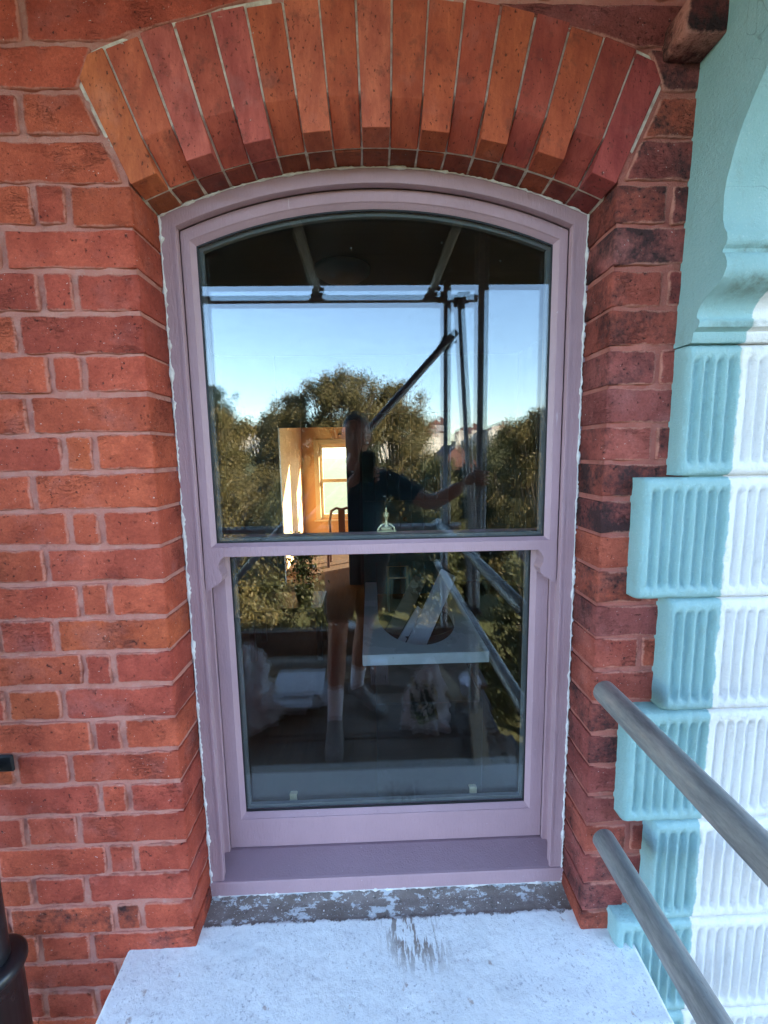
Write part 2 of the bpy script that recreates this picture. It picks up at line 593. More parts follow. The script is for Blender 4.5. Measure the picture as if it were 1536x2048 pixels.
M = {}
M['brick'] = brick_mat()
M['vous'] = voussoir_mat()
M['mortar'] = mortar_mat()
M['farbrick'] = far_brick_mat()
M['mauve'] = paint_mat('mauve_paint', (0.415, 0.26, 0.295))
M['mauve_sill'] = paint_mat('mauve_sill_paint', (0.285, 0.185, 0.225))
M['stucco'] = render_mat()
M['sill'] = sill_mat()
M['glass'] = glass_mat()
M['joint'] = simple('lime_putty', (0.72, 0.64, 0.55), (0.38, 0.26, 0.20), 60, 0.9, 200, 0.5)
M['caulk'] = simple('white_sealant', (0.78, 0.77, 0.76), (0.55, 0.47, 0.46), 45, 0.7, 200, 0.5, kind='Position')
M['gasket'] = simple('black_gasket', (0.015, 0.015, 0.017), None, 30, 0.5)
M['spacer'] = simple('spacer_bar', (0.11, 0.115, 0.12), (0.08, 0.085, 0.09), 30, 0.5)
M['brass'] = simple('satin_brass', (0.75, 0.66, 0.44), (0.6, 0.52, 0.33), 60, 0.35, metal=0.55)
M['blackplastic'] = simple('black_plastic', (0.010, 0.011, 0.014), (0.016, 0.017, 0.02), 15, 0.33, 90, 0.1)
M['steel'] = None


def steel_mat():
    s = NT('galvanised_steel')
    co = s.coords('Position')
    g = s.noise(s.coords('Position', (1, 0.18, 1)), 55, 6, 0.7, 0.35, 0.65)
    col = s.mix(g, (0.44, 0.445, 0.43), (0.25, 0.26, 0.265))
    d = s.noise(s.coords('Position', (1, 0.15, 1)), 28, 6, 0.7, 0.5, 0.72)
    col = s.mix(s.math('MULTIPLY', d, 0.7), col, (0.12, 0.125, 0.13))
    e = s.noise(s.coords('Position', (1, 0.25, 1)), 160, 3, 0.6, 0.64, 0.72)
    col = s.mix(s.math('MULTIPLY', e, 0.6), col, (0.36, 0.37, 0.35))
    sp = s.noise(co, 48, 5, 0.7, 0.66, 0.70)
    col = s.mix(s.math('MULTIPLY', sp, 0.75), col, (0.42, 0.41, 0.38))
    ru = s.noise(co, 20, 5, 0.7, 0.64, 0.75)
    col = s.mix(s.math('MULTIPLY', ru, 0.55), col, (0.13, 0.075, 0.045))
    return s.finish(col, s.ramp(g, 0, 1, 0.42, 0.62), s.noise(s.coords('Position', (1, 0.3, 1)), 180, 5, 0.65), 0.3, 0.001, metal=0.35)


M['steel'] = steel_mat()
M['rust'] = simple('coupler_steel', (0.10, 0.09, 0.085), (0.07, 0.05, 0.04), 40, 0.6, metal=0.6)
M['board'] = wood_mat('scaffold_board', (0.20, 0.145, 0.10), (0.105, 0.075, 0.052))
M['darkboard'] = wood_mat('dark_scaffold_board', (0.05, 0.045, 0.04), (0.03, 0.027, 0.025))  # darker tones of the scaffold board, for the overhead planks
M['timber'] = wood_mat('offcut_timber', (0.40, 0.29, 0.17), (0.26, 0.18, 0.10))
M['whiteboard'] = simple('primed_board', (0.62, 0.60, 0.66), (0.54, 0.52, 0.58), 8, 0.5)
M['teal'] = simple('teal_paint', (0.035, 0.16, 0.20), (0.028, 0.13, 0.165), 5, 0.5)
M['teal_dark'] = simple('dark_teal_paint', (0.022, 0.06, 0.085), (0.02, 0.05, 0.07), 5, 0.5)
M['greyblue'] = simple('grey_blue_paint', (0.22, 0.30, 0.36), (0.18, 0.26, 0.32), 4, 0.6)
M['peach'] = simple('peach_plaster', (0.76, 0.46, 0.22), (0.70, 0.41, 0.19), 3, 0.9)
M['cream'] = simple('cream_woodwork', (0.78, 0.66, 0.42), (0.72, 0.6, 0.38), 5, 0.5)
M['darkwood'] = wood_mat('dark_chair_wood', (0.09, 0.035, 0.02), (0.05, 0.02, 0.012), (6, 6, 1), 6, 0.4)
M['floor'] = wood_mat('floorboards', (0.075, 0.04, 0.02), (0.045, 0.025, 0.013), (14, 1, 14), 3, 0.95)
M['floor'].node_tree.nodes['Principled BSDF'].inputs['Specular IOR Level'].default_value = 0.1
M['ceiling'] = simple('dark_ceiling_paint', (0.07, 0.075, 0.085), (0.06, 0.065, 0.075), 3, 0.9)
M['counter'] = simple('white_counter', (0.70, 0.72, 0.75), (0.64, 0.66, 0.7), 6, 0.25)
M['grass'] = simple('lawn', (0.07, 0.085, 0.025), (0.12, 0.11, 0.04), 0.6, 0.95, 8, 0.8, 0.05, kind='Position')
M['bark'] = simple('bark', (0.10, 0.075, 0.05), (0.05, 0.038, 0.027), 6, 0.95, 30, 0.8, 0.02)
M['plasticbag'] = None
M['skin'] = simple('skin', (0.42, 0.215, 0.145), (0.36, 0.17, 0.11), 12, 0.5)
M['hair'] = simple('dark_hair', (0.022, 0.016, 0.012), (0.04, 0.03, 0.022), 80, 0.6, 300, 0.8)
M['tshirt'] = simple('navy_cotton', (0.02, 0.032, 0.055), (0.014, 0.024, 0.042), 20, 0.9, 400, 0.4)
M['shorts'] = simple('brown_canvas', (0.10, 0.062, 0.042), (0.07, 0.045, 0.03), 20, 0.9, 400, 0.4)
M['sock'] = simple('white_sock', (0.82, 0.80, 0.82), (0.74, 0.72, 0.76), 40, 0.9, 300, 0.5)
M['shoe'] = simple('dusty_grey_suede', (0.30, 0.28, 0.26), (0.17, 0.155, 0.14), 25, 0.9, 150, 0.5)
M['sole'] = simple('pale_rubber', (0.42, 0.40, 0.36), (0.3, 0.28, 0.25), 25, 0.8)
M['phone'] = simple('black_phone', (0.012, 0.012, 0.014), None, 10, 0.2)
M['eye'] = simple('eye', (0.05, 0.04, 0.035), None, 10, 0.2)
M['roofslate'] = simple('roof_tiles', (0.17, 0.07, 0.05), (0.11, 0.05, 0.04), 2, 0.8, 20, 0.5)
M['redbrickfar'] = simple('far_red_brick', (0.34, 0.11, 0.07), (0.26, 0.085, 0.06), 2, 0.9)
M['farwhite'] = simple('far_cream_render', (0.66, 0.60, 0.52), (0.58, 0.52, 0.45), 0.6, 0.9)
M['fargrey'] = simple('far_grey_render', (0.42, 0.41, 0.42), (0.36, 0.36, 0.38), 0.6, 0.9)
M['darkglass'] = simple('far_window_glass', (0.03, 0.035, 0.045), None, 3, 0.15)
M['paper'] = simple('crumpled_paper', (0.62, 0.61, 0.62), (0.46, 0.45, 0.47), 18, 0.9, 60, 0.8, 0.01)
M['pot'] = simple('black_pot', (0.02, 0.02, 0.02), None, 10, 0.5)
M['rubble'] = simple('rubble', (0.26, 0.22, 0.19), (0.15, 0.13, 0.12), 15, 0.95)


def bag_mat(printed):
    s = NT('printed_carrier_bag' if printed else 'clear_polythene')
    co = s.coords('Object', rand=False)
    v = s.noise(co, 12, 5, 0.6, 0.3, 0.7)
    col = s.mix(v, (0.80, 0.82, 0.85), (0.66, 0.69, 0.74))
    if printed:
        sx = s.n('ShaderNodeSeparateXYZ')
        s.l(co, sx.inputs[0])
        inb = s.math('MULTIPLY', s.ramp(s.math('ABSOLUTE', s.math('ADD', sx.outputs[0], 0.01)), 0.072, 0.076, 1, 0), s.math('MULTIPLY', s.ramp(sx.outputs[2], 0.065, 0.07), s.ramp(sx.outputs[2], 0.26, 0.255)))
        lf = s.noise(s.coords('Object', (1.4, 1.4, 1), False), 26, 1, 0.4, 0.50, 0.53)
        yl = s.noise(s.coords('Object', (1, 1, 1), False), 13, 1, 0.4, 0.56, 0.60)
        pr = s.mix(lf, (0.62, 0.64, 0.62), (0.02, 0.045, 0.012))
        pr = s.mix(s.math('MULTIPLY', yl, 0.9), pr, (0.45, 0.36, 0.03))
        pr = s.mix(s.ramp(sx.outputs[2], 0.088, 0.084), pr, (0.22, 0.30, 0.03))
        col = s.mix(inb, col, pr)
    s.finish(col, 0.35, s.noise(co, 40, 5, 0.6), 0.5, 0.006)
    tl = s.n('ShaderNodeBsdfTransparent')
    mx = s.n('ShaderNodeMixShader')
    mx.inputs[0].default_value = 0.05 if printed else 0.35
    s.l(s.b.outputs[0], mx.inputs[1])
    s.l(tl.outputs[0], mx.inputs[2])
    s.l(mx.outputs[0], s.out.inputs[0])
    return s.m


M['polythene'] = bag_mat(False)
M['carrier'] = bag_mat(True)
M['leaf_gold'] = leaf_mat('leaf_olive_gold', (0.10, 0.092, 0.028), (0.22, 0.16, 0.055))
M['leaf_olive'] = leaf_mat('leaf_olive', (0.05, 0.062, 0.02), (0.125, 0.115, 0.04))
M['leaf_dark'] = leaf_mat('leaf_dark', (0.02, 0.035, 0.014), (0.05, 0.062, 0.024))
M['leaf_house'] = leaf_mat('leaf_houseplant', (0.03, 0.07, 0.015), (0.10, 0.15, 0.03))

# ================================================================== THE HOUSE
# facade plane y = 0, window opening x -0.429 .. 0.474, deck of the scaffold z = 0
XL, XR = -0.429, 0.4745
CX, ZC = 0.0225, 0.951                 # centre of the arch
R_IN, R_EX = 1.136, 1.357
COURSE, ZTOP = 0.075, 1.8465           # brick tops lie at ZTOP - k*COURSE
HW = (XR - XL) / 2
Z_SPR = ZC + math.sqrt(R_IN ** 2 - HW ** 2)
A0 = math.asin(HW / R_IN)              # half angle of the arch

house = thing('brick_house', 'red brick house front with arched window opening and turquoise fluted quoins', 'house')


def attr_edge(me, vals):
    a = me.attributes.new('edge', 'FLOAT', 'POINT')
    a.data.foreach_set('value', vals)


def round_poly(corners, rad, jit, r, step=0.022):
    """rounded, slightly ragged outline of a convex polygon given in (x,z); rad per corner"""
    n = len(corners)
    C = [Vector(c) for c in corners]
    cuts = []
    for i in range(n):
        p, a, b = C[i], C[i - 1], C[(i + 1) % n]
        ra = min(rad[i], (a - p).length * 0.4, (b - p).length * 0.4)
        q0 = p + (a - p).normalized() * ra
        q1 = p + (b - p).normalized() * ra
        cuts.append((q0, p, q1))
    out = []
    for i in range(n):
        q0, p, q1 = cuts[i]
        for t in (0.0, 0.5, 1.0):
            out.append(q0.lerp(p, t).lerp(p.lerp(q1, t), t))
        nx = cuts[(i + 1) % n][0]
        m = max(1, int((nx - q1).length / step))
        d = (nx - q1)
        if d.length < 1e-6:
            continue
        nrm = Vector((d.y, -d.x)).normalized()
        for k in range(1, m):
            out.append(q1 + d * (k / m) + nrm * r.uniform(-jit, jit))
    return out


def prism_brick(name, corners, depth, mat, parent, r, rad=0.006, jit=0.0012, y0=0.0, inset=0.006, sharp=None, color=(1, 1, 1), scorch=0.0, bev=0.0024, tilt=0.004):
    rads = rad if isinstance(rad, (list, tuple)) else [rad] * len(corners)
    if sharp is not None:
        rads = [0.0022 if i in sharp else q for i, q in enumerate(rads)]
    ol = round_poly(corners, rads, jit, r)
    c = sum(ol, Vector((0, 0))) / len(ol)
    n = len(ol)

    def ins(d):
        o = []
        for p in ol:
            q = p - c
            L = q.length
            o.append(c + q * max(0.2, (1 - d / max(L, 1e-4) * 1.4)))
        return o
    rings = [(ol, depth, 0.25), (ol, bev * 1.4, 1.0), (ins(bev * 0.45), bev * 0.35, 0.9), (ins(inset), 0.0, 0.42), (ins(inset * 2.6), 0.0, 0.12)]
    sx_ = [corners[i][0] for i in sharp] if sharp else []
    verts, ed = [], []
    for k, (ring, yy, e) in enumerate(rings):
        for p in ring:
            jy = r.uniform(-0.0007, 0.0007) if 0 < k else 0
            verts.append((p.x - c.x, yy + jy, p.y - c.y))
            ed.append(0.2 if sx_ and abs(p.x - sx_[0]) < 0.012 else e)
    faces = []
    for a in range(len(rings) - 1):
        for i in range(n):
            j = (i + 1) % n
            faces.append((a * n + i, a * n + j, (a + 1) * n + j, (a + 1) * n + i))
    ctr = len(verts)
    verts.append((0, r.uniform(-0.001, 0.001), 0))
    ed.append(0)
    last = (len(rings) - 1) * n
    for i in range(n):
        faces.append((last + i, last + (i + 1) % n, ctr))
    faces.append(tuple(range(n)))
    me = bpy.data.meshes.new(name)
    me.from_pydata(verts, [], faces)
    bm = bmesh.new()
    bm.from_mesh(me)
    bmesh.ops.recalc_face_normals(bm, faces=bm.faces)
    for f in bm.faces:
        f.smooth = len(f.verts) < 5
    bm.to_mesh(me)
    bm.free()
    attr_edge(me, ed[:len(me.vertices)])
    me.materials.append(mat)
    o = link(bpy.data.objects.new(name, me), parent)
    o.location = (c.x, y0, c.y)
    o.rotation_euler = (r.uniform(-tilt, tilt), 0, r.uniform(-tilt, tilt))
    o.color = (*color, 1.0)
    if scorch:
        o['scorch'] = scorch
    return o


# --- mortar sheets: the bed of the brickwork (one part, bricks stand in it)
def mortar_bed():
    bm = bmesh.new()
    st = 0.0085

    def arch_in(x, z):
        rr = math.hypot(x - CX, z - ZC)
        if z > Z_SPR - 0.01 and rr < R_EX - 0.012 and abs(math.atan2(x - CX, z - ZC)) < A0 - 0.012:
            return True
        return XL - 0.004 < x < XR + 0.004 and z < Z_SPR + 0.12 and rr < R_EX

    def sheet(x0, x1, z0, z1):
        nx, nz = int((x1 - x0) / st), int((z1 - z0) / st)
        g = {}

        def V(i, k):
            if (i, k) not in g:
                x, z = x0 + (x1 - x0) * i / nx, z0 + (z1 - z0) * k / nz
                y = max(0.0012, 0.0042 + 0.0056 * fbm(x * 26, 3.1, z * 22, 4) + 0.0014 * fbm(x * 90, 8, z * 90, 2))
                g[(i, k)] = bm.verts.new((x, y, z))
            return g[(i, k)]
        for i in range(nx):
            for k in range(nz):
                xm, zm = x0 + (x1 - x0) * (i + .5) / nx, z0 + (z1 - z0) * (k + .5) / nz
                if arch_in(xm, zm):
                    continue
                bm.faces.new((V(i, k), V(i + 1, k), V(i + 1, k + 1), V(i, k + 1)))
    sheet(-1.10, XL - 0.0035, 0.05, 2.47)
    sheet(XR + 0.0035, 0.665, 0.05, 2.47)
    sheet(XL - 0.0035, XR + 0.0035, 2.0, 2.47)
    sheet(XL - 0.0035, XR + 0.0035, 0.05, 0.30)
    for xs, sg in ((XL - 0.0035, -1), (XR + 0.0035, 1)):      # returns into the opening
        nz, ny = 190, 12
        vv = [[bm.verts.new((xs + sg * (0.0005 + 0.003 * fbm(5.0 + sg, y * 25, z * 25)), y, z)) for y in [0.003 + 0.118 * j / ny for j in range(ny + 1)]] for z in [0.30 + (Z_SPR + 0.02 - 0.30) * k / nz for k in range(nz + 1)]]
        for k in range(nz):
            for j in range(ny):
                bm.faces.new((vv[k][j], vv[k][j + 1], vv[k + 1][j + 1], vv[k + 1][j]))
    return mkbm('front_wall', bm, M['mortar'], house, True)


wall = mortar_bed()
wall['label'] = 'red brick wall with pinkish mortar and queen closers beside the window'

LEFTCOLS = [(0.58, 0.105, 0.055), (0.60, 0.115, 0.056), (0.54, 0.095, 0.054), (0.61, 0.12, 0.056), (0.51, 0.09, 0.055), (0.58, 0.11, 0.062)]
RIGHTCOLS = [(0.44, 0.10, 0.068), (0.37, 0.088, 0.072), (0.47, 0.105, 0.06), (0.36, 0.094, 0.078), (0.41, 0.10, 0.075)]
ORANGE = (0.60, 0.122, 0.050)


def skew_x(z, side):
    """x of the outer boundary of the arch ring at height z (None below the springing)"""
    if z < Z_SPR:
        return XL if side < 0 else XR
    # skewback line, radial
    t = math.tan(A0)
    xs = (z - ZC) * t
    rr = math.hypot(xs, z - ZC)
    if rr <= R_EX:
        x = xs
    elif z < ZC + R_EX:
        x = math.sqrt(max(0.0, R_EX ** 2 - (z - ZC) ** 2))
    else:
        return None
    return CX + side * x


def lay_bricks():
    J = 0.011
    for k in range(-8, 24):
        zt = ZTOP - k * COURSE - 0.0045
        zb = zt - 0.0662
        if zb < 0.06:
            continue
        for side in (-1, 1):
            r = random.Random(1000 + k * 7 + side)
            a_t, a_b = skew_x(zt, side), skew_x(zb, side)
            gap = 0.003 if zt < Z_SPR else 0.011
            over = a_t is None
            if over:
                if side == 1:
                    continue
                a_t = a_b = 0.70
                gap = 0.0
            elif a_b is None:
                a_b = a_t
            if side < 0:
                xt, xb = a_t - gap, a_b - gap
                lim = -1.0935
            else:
                xt, xb = a_t + gap, a_b + gap
                lim = 0.66
            if zt < Z_SPR:
                xt = xb = (XL if side < 0 else XR)
            seq = ([0.112, 0.050, 0.229, 0.108, 0.229, 0.108] if k % 2 == 0 else [0.231, 0.108, 0.229, 0.108, 0.229]) * (2 if over else 1)
            if over:
                seq = [0.229, 0.108] * 6
            if side > 0 and k % 2 == 0:
                seq = [0.098, 0.062, 0.2]
            pos_t, pos_b = xt, xb
            for q, w in enumerate(seq):
                w = w * r.uniform(0.97, 1.03)
                if q == 0 and zt >= Z_SPR and not over:
                    w = w + 0.07 if k % 2 else w + 0.02
                e = (min(pos_t, pos_b) if side < 0 else max(pos_t, pos_b)) + side * w
                if q == 0:
                    e = xb + side * w
                done = abs(e) > abs(lim) and (e - lim) * side > 0
                if done:
                    e = lim
                if abs(e - pos_b) < 0.02 or (e - pos_b) * side < 0:
                    break
                if (e - pos_t) * side < 0.012:
                    pos_t = pos_b = e + side * J
                    continue
                dz = r.uniform(-0.0018, 0.0018)
                x0t, x0b, x1 = pos_t, pos_b, e
                z1, z0 = zt + dz, zb + dz + r.uniform(-0.002, 0.002)
                if side < 0:
                    cs = [(x1, z0), (x0b, z0), (x0t, z1), (x1, z1)]
                    sh = [1, 2] if q == 0 and zt < Z_SPR else None
                else:
                    cs = [(x0b, z0), (x1, z0), (x1, z1), (x0t, z1)]
                    sh = [0, 3] if q == 0 and zt < Z_SPR else None
                cols = LEFTCOLS if side < 0 else RIGHTCOLS
                col = list(r.choice(cols))
                if side < 0 and r.random() < (0.16 if w < 0.07 else 0.05):
                    col = list(ORANGE)
                m = r.uniform(0.88, 1.1)
                col = [c * m for c in col]
                sco = 0.0
                if side > 0:
                    sco = r.choice([0.0, 0.45, 0.52, 0.58, 0.62, 0.66, 0.55, 0.4])
                elif zt < 0.62:
                    sco = r.choice([0.0, 0.0, 0.58, 0.52, 0.4])
                elif r.random() < 0.12:
                    sco = 0.42
                if sh:
                    y0 = r.uniform(-0.0016, 0.0004)
                else:
                    y0 = r.uniform(-0.0026, 0.0003)
                prism_brick('brick', cs, 0.118, M['brick'], wall, r, rad=r.uniform(0.003, 0.008), jit=0.0017, y0=y0, sharp=sh, color=col, scorch=sco, inset=0.0045)
                pos_t = pos_b = e + side * J
                if done:
                    break


lay_bricks()
# the projecting broken brick high up beside the turquoise bracket
prism_brick('brick', [(0.545, 2.195), (0.625, 2.195), (0.632, 2.262), (0.552, 2.258)], 0.10, M['brick'], wall, random.Random(5), rad=0.012, y0=-0.062, color=(0.26, 0.055, 0.045), scorch=0.66)

# --- arch of rubbed bricks
a_bm = bmesh.new()
NA = 48
ring = []
for i in range(NA + 1):
    a = -A0 - 0.0035 + (2 * A0 + 0.007) * i / NA
    sn, cs_ = math.sin(a), math.cos(a)
    ring.append([a_bm.verts.new((CX + rr * sn, yy, ZC + rr * cs_)) for rr, yy in ((R_EX, 0.0035), (R_IN + 0.066, 0.0035), (R_IN + 0.003, 0.056), (R_IN + 0.0025, 0.118), (R_EX, 0.118))])
for a, b in zip(ring, ring[1:]):
    for q in range(5):
        a_bm.faces.new((a[q], a[(q + 1) % 5], b[(q + 1) % 5], b[q]))
a_bm.faces.new(ring[0])
a_bm.faces.new(ring[-1][::-1])
arch = mkbm('arch', a_bm, M['joint'], house)
arch['label'] = 'segmental arch of rubbed orange bricks with thin pale joints'

NV = 17
VC = [(0.60, 0.20, 0.065), (0.56, 0.165, 0.07), (0.52, 0.15, 0.095), (0.47, 0.125, 0.065), (0.50, 0.135, 0.09), (0.50, 0.14, 0.055), (0.60, 0.19, 0.085), (0.52, 0.15, 0.06), (0.57, 0.18, 0.085), (0.50, 0.14, 0.055), (0.52, 0.145, 0.055), (0.45, 0.11, 0.05), (0.50, 0.14, 0.05), (0.40, 0.095, 0.055), (0.48, 0.13, 0.05), (0.36, 0.085, 0.05), (0.36, 0.08, 0.06)]
for k in range(NV):
    r = random.Random(50 + k)
    aa = -A0 + 2 * A0 * k / NV + 0.0015 + r.uniform(-.0006, .0006)
    ab = -A0 + 2 * A0 * (k + 1) / NV - 0.0015 + r.uniform(-.0006, .0006)
    cham = k % 2 == 1
    rt = R_EX - 0.004 + r.uniform(-0.006, 0.004)
    ri = R_IN
    # outline (y, r) of the long section
    if cham:
        sec = [(0.0, rt), (0.0, ri + 0.058 + r.uniform(-.004, .004)), (0.052, ri + 0.001), (0.052, rt)]
    else:
        sec = [(0.0, rt), (0.0, ri + r.uniform(0, .003)), (0.052, ri), (0.052, rt)]
    bm = bmesh.new()
    am = (aa + ab) / 2
    rm = (ri + rt) / 2
    org = Vector((CX + rm * math.sin(am), 0, ZC + rm * math.cos(am)))

    def P(y, rr, ang):
        return Vector((CX + rr * math.sin(ang), y, ZC + rr * math.cos(ang))) - org
    la = [bm.verts.new(P(y, q, aa)) for y, q in sec]
    lb = [bm.verts.new(P(y, q, ab)) for y, q in sec]
    for i in range(4):
        j = (i + 1) % 4
        bm.faces.new((la[i], la[j], lb[j], lb[i]))
    bm.faces.new(la)
    bm.faces.new(lb[::-1])
    bmesh.ops.recalc_face_normals(bm, faces=bm.faces)
    bmesh.ops.bevel(bm, geom=list(bm.edges), offset=0.0016, segments=2, profile=0.5, affect='EDGES')
    me = bpy.data.meshes.new('voussoir')
    bm.to_mesh(me)
    bm.free()
    me.materials.append(M['vous'])
    o = link(bpy.data.objects.new('voussoir', me), arch)
    o.location = org + Vector((0, r.uniform(-0.0015, 0.0015), 0))
    o.color = (VC[k][0] * .95, VC[k][1] * .70, VC[k][2] * .9, 1)
    # inner soffit brick behind it
    ofs = 0.0
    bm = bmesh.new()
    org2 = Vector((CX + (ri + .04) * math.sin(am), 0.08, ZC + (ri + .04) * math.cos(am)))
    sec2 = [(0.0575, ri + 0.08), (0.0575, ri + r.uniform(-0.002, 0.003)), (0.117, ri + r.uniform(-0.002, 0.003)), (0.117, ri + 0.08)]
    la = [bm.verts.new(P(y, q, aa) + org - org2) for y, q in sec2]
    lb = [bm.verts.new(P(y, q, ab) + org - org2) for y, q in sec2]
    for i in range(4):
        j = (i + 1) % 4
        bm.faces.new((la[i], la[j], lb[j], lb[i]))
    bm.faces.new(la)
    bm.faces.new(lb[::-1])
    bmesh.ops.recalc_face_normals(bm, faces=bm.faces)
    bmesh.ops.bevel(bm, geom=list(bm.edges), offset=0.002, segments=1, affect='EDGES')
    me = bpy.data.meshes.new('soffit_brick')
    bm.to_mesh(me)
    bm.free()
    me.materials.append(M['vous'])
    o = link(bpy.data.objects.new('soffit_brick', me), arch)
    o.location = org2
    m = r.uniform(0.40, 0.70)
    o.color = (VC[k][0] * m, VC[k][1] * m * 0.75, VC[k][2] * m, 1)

# --- the rest of the facade (wall core and neighbours, beyond the counted bricks)
box('wall_core', -9.0, -1.095, 0.008, 0.30, -7.0, 4.2, M['farbrick'], house)
box('wall_core', 0.66, 20.0, 0.008, 0.30, -7.0, 4.2, M['farbrick'], house)
box('wall_core', -1.0945, 0.6595, 0.008, 0.30, 2.465, 4.2, M['farbrick'], house)
box('wall_core', -1.0945, 0.6595, 0.008, 0.30, -7.0, 0.055, M['farbrick'], house)
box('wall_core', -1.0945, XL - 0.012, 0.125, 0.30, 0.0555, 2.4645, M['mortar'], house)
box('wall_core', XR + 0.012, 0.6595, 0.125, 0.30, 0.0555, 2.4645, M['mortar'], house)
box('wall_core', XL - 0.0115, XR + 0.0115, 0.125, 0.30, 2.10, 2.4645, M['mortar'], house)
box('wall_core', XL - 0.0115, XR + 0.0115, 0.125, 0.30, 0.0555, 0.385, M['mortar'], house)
# pitched roof and rear wall, which keep the low sun off this side
extrude_x('roof', [(-0.30, 4.2), (3.6, 8.8), (7.5, 4.2)], -9.0, 20.0, M['roofslate'], house)


# --- painted stone sill
def stone_sill():
    bm = bmesh.new()
    st = 0.005
    x0, x1, y0, y1 = -0.585, 0.585, -0.178, 0.118
    nx, ny = int((x1 - x0) / st), int((y1 - y0) / st)

    def ztop(x, y):
        z = 0.372 + 0.075 * y
        z += 0.0016 * fbm(x * 14, y * 14, 1.5, 4) + 0.0008 * fbm(x * 70, y * 70, 4, 3)
        if y > 0.045:
            z -= 0.0025
        if y > 0.085:
            z += 0.006 * min(1, (y - 0.085) / 0.02)
        d = min(x - x0, x1 - x, y - y0)
        if d < 0.008:
            z -= 0.006 * (1 - d / 0.008) ** 2
        return z
    g = {}

    def V(i, j):
        if (i, j) not in g:
            x, y = x0 + (x1 - x0) * i / nx, y0 + (y1 - y0) * j / ny
            g[(i, j)] = bm.verts.new((x, y, ztop(x, y)))
        return g[(i, j)]
    for i in range(nx):
        for j in range(ny):
            bm.faces.new((V(i, j), V(i + 1, j), V(i + 1, j + 1), V(i, j + 1)))
    # front face with drip, ends
    lo = [bm.verts.new((x0 + (x1 - x0) * i / nx, y0 + 0.001, 0.275)) for i in range(nx + 1)]
    for i in range(nx):
        bm.faces.new((lo[i], lo[i + 1], V(i + 1, 0), V(i, 0)))
    for ii, xx in ((0, x0), (nx, x1)):
        ll = [bm.verts.new((xx, y0 + (y1 - y0) * j / ny, 0.275)) for j in range(ny + 1)]
        for j in range(ny):
            bm.faces.new((ll[j], ll[j + 1], V(ii, j + 1), V(ii, j)))
    return mkbm('stone_sill', bm, M['sill'], house, True)


ss = stone_sill()
ss['label'] = 'white painted stone sill, paint scraped off in a dirty strip under the window'

# --- turquoise and white quoin blocks with vertical flutes
core = box('pilaster', 0.64, 1.60, -0.022, 0.004, -0.3, 1.70, M['stucco'], house)
core['label'] = 'pilaster of fluted blocks, turquoise left half and white right half'
ZB = [1.694, 1.443, 1.192, 0.945, 0.684, 0.435, 0.185]


def quoin(zt, zb, xl, r):
    bm = bmesh.new()
    xr = 1.58
    sx, sz = 0.0031, 0.0072
    zt, zb = zt - 0.002, zb + 0.002
    nx, nz = int((xr - xl) / sx), int((zt - zb) / sz)
    pr = 0.043
    per = 0.0226
    m = 0.0075 if xl > 0.57 else 0.0125
    mid = (zt + zb) / 2
    hh = (zt - zb) / 2 - 0.024

    def Y(x, z):
        y = -pr
        # flutes with round ends
        if x > xl + m and not (0.7075 < x < 0.7195):
            base = xl + m if x < 0.71 else 0.7200
            u = ((x - base) % per) / per
            d = abs(u - 0.5) * per
            lim = 0.0090
            zz = max(0.0, abs(z - mid) - (hh - lim))
            e = math.hypot(d, zz)
            inside = x < 0.71 and (base + per * (int((x - base) / per) + 1)) > 0.7095
            if not inside:
                t = max(0.0, min(1.0, (lim - e) / 0.0042))
                y += 0.0105 * (t * t * (3 - 2 * t))
        # rounded arrises
        for d, rad in ((x - xl, 0.012), (zt - z, 0.007), (z - zb, 0.007)):
            if d < rad:
                y += rad * (1 - math.sqrt(max(0.0, 1 - (1 - d / rad) ** 2)))
        y += 0.0019 * fbm(x * 75, 2, z * 75, 4) + 0.0012 * fbm(x * 9, 7, z * 9, 2)
        return y
    g = [[bm.verts.new((xl + (xr - xl) * i / nx + (0.0012 * fbm(3, z_ * 40, 1) if i == 0 else 0), Y(xl + (xr - xl) * i / nx, z_), z_)) for i in range(nx + 1)] for z_ in [zb + (zt - zb) * k / nz for k in range(nz + 1)]]
    for k in range(nz):
        for i in range(nx):
            bm.faces.new((g[k][i], g[k][i + 1], g[k + 1][i + 1], g[k + 1][i]))
    # left return and top / bottom returns
    bk = [bm.verts.new((xl + 0.0015 * fbm(9, g[k][0].co.z * 30, 2), 0.004, g[k][0].co.z)) for k in range(nz + 1)]
    for k in range(nz):
        bm.faces.new((g[k][0], g[k + 1][0], bk[k + 1], bk[k]))
    for k in (0, nz):
        b2 = [bm.verts.new((v.co.x, 0.004, v.co.z)) for v in g[k]]
        for i in range(nx):
            bm.faces.new((g[k][i], g[k][i + 1], b2[i + 1], b2[i]))
    return mkbm('quoin_block', bm, M['stucco'], core, True)


for i in range(6):
    quoin(ZB[i], ZB[i + 1], 0.607 if i % 2 == 0 else 0.537, rng)
quoin(ZB[6], -0.10, 0.607, rng)

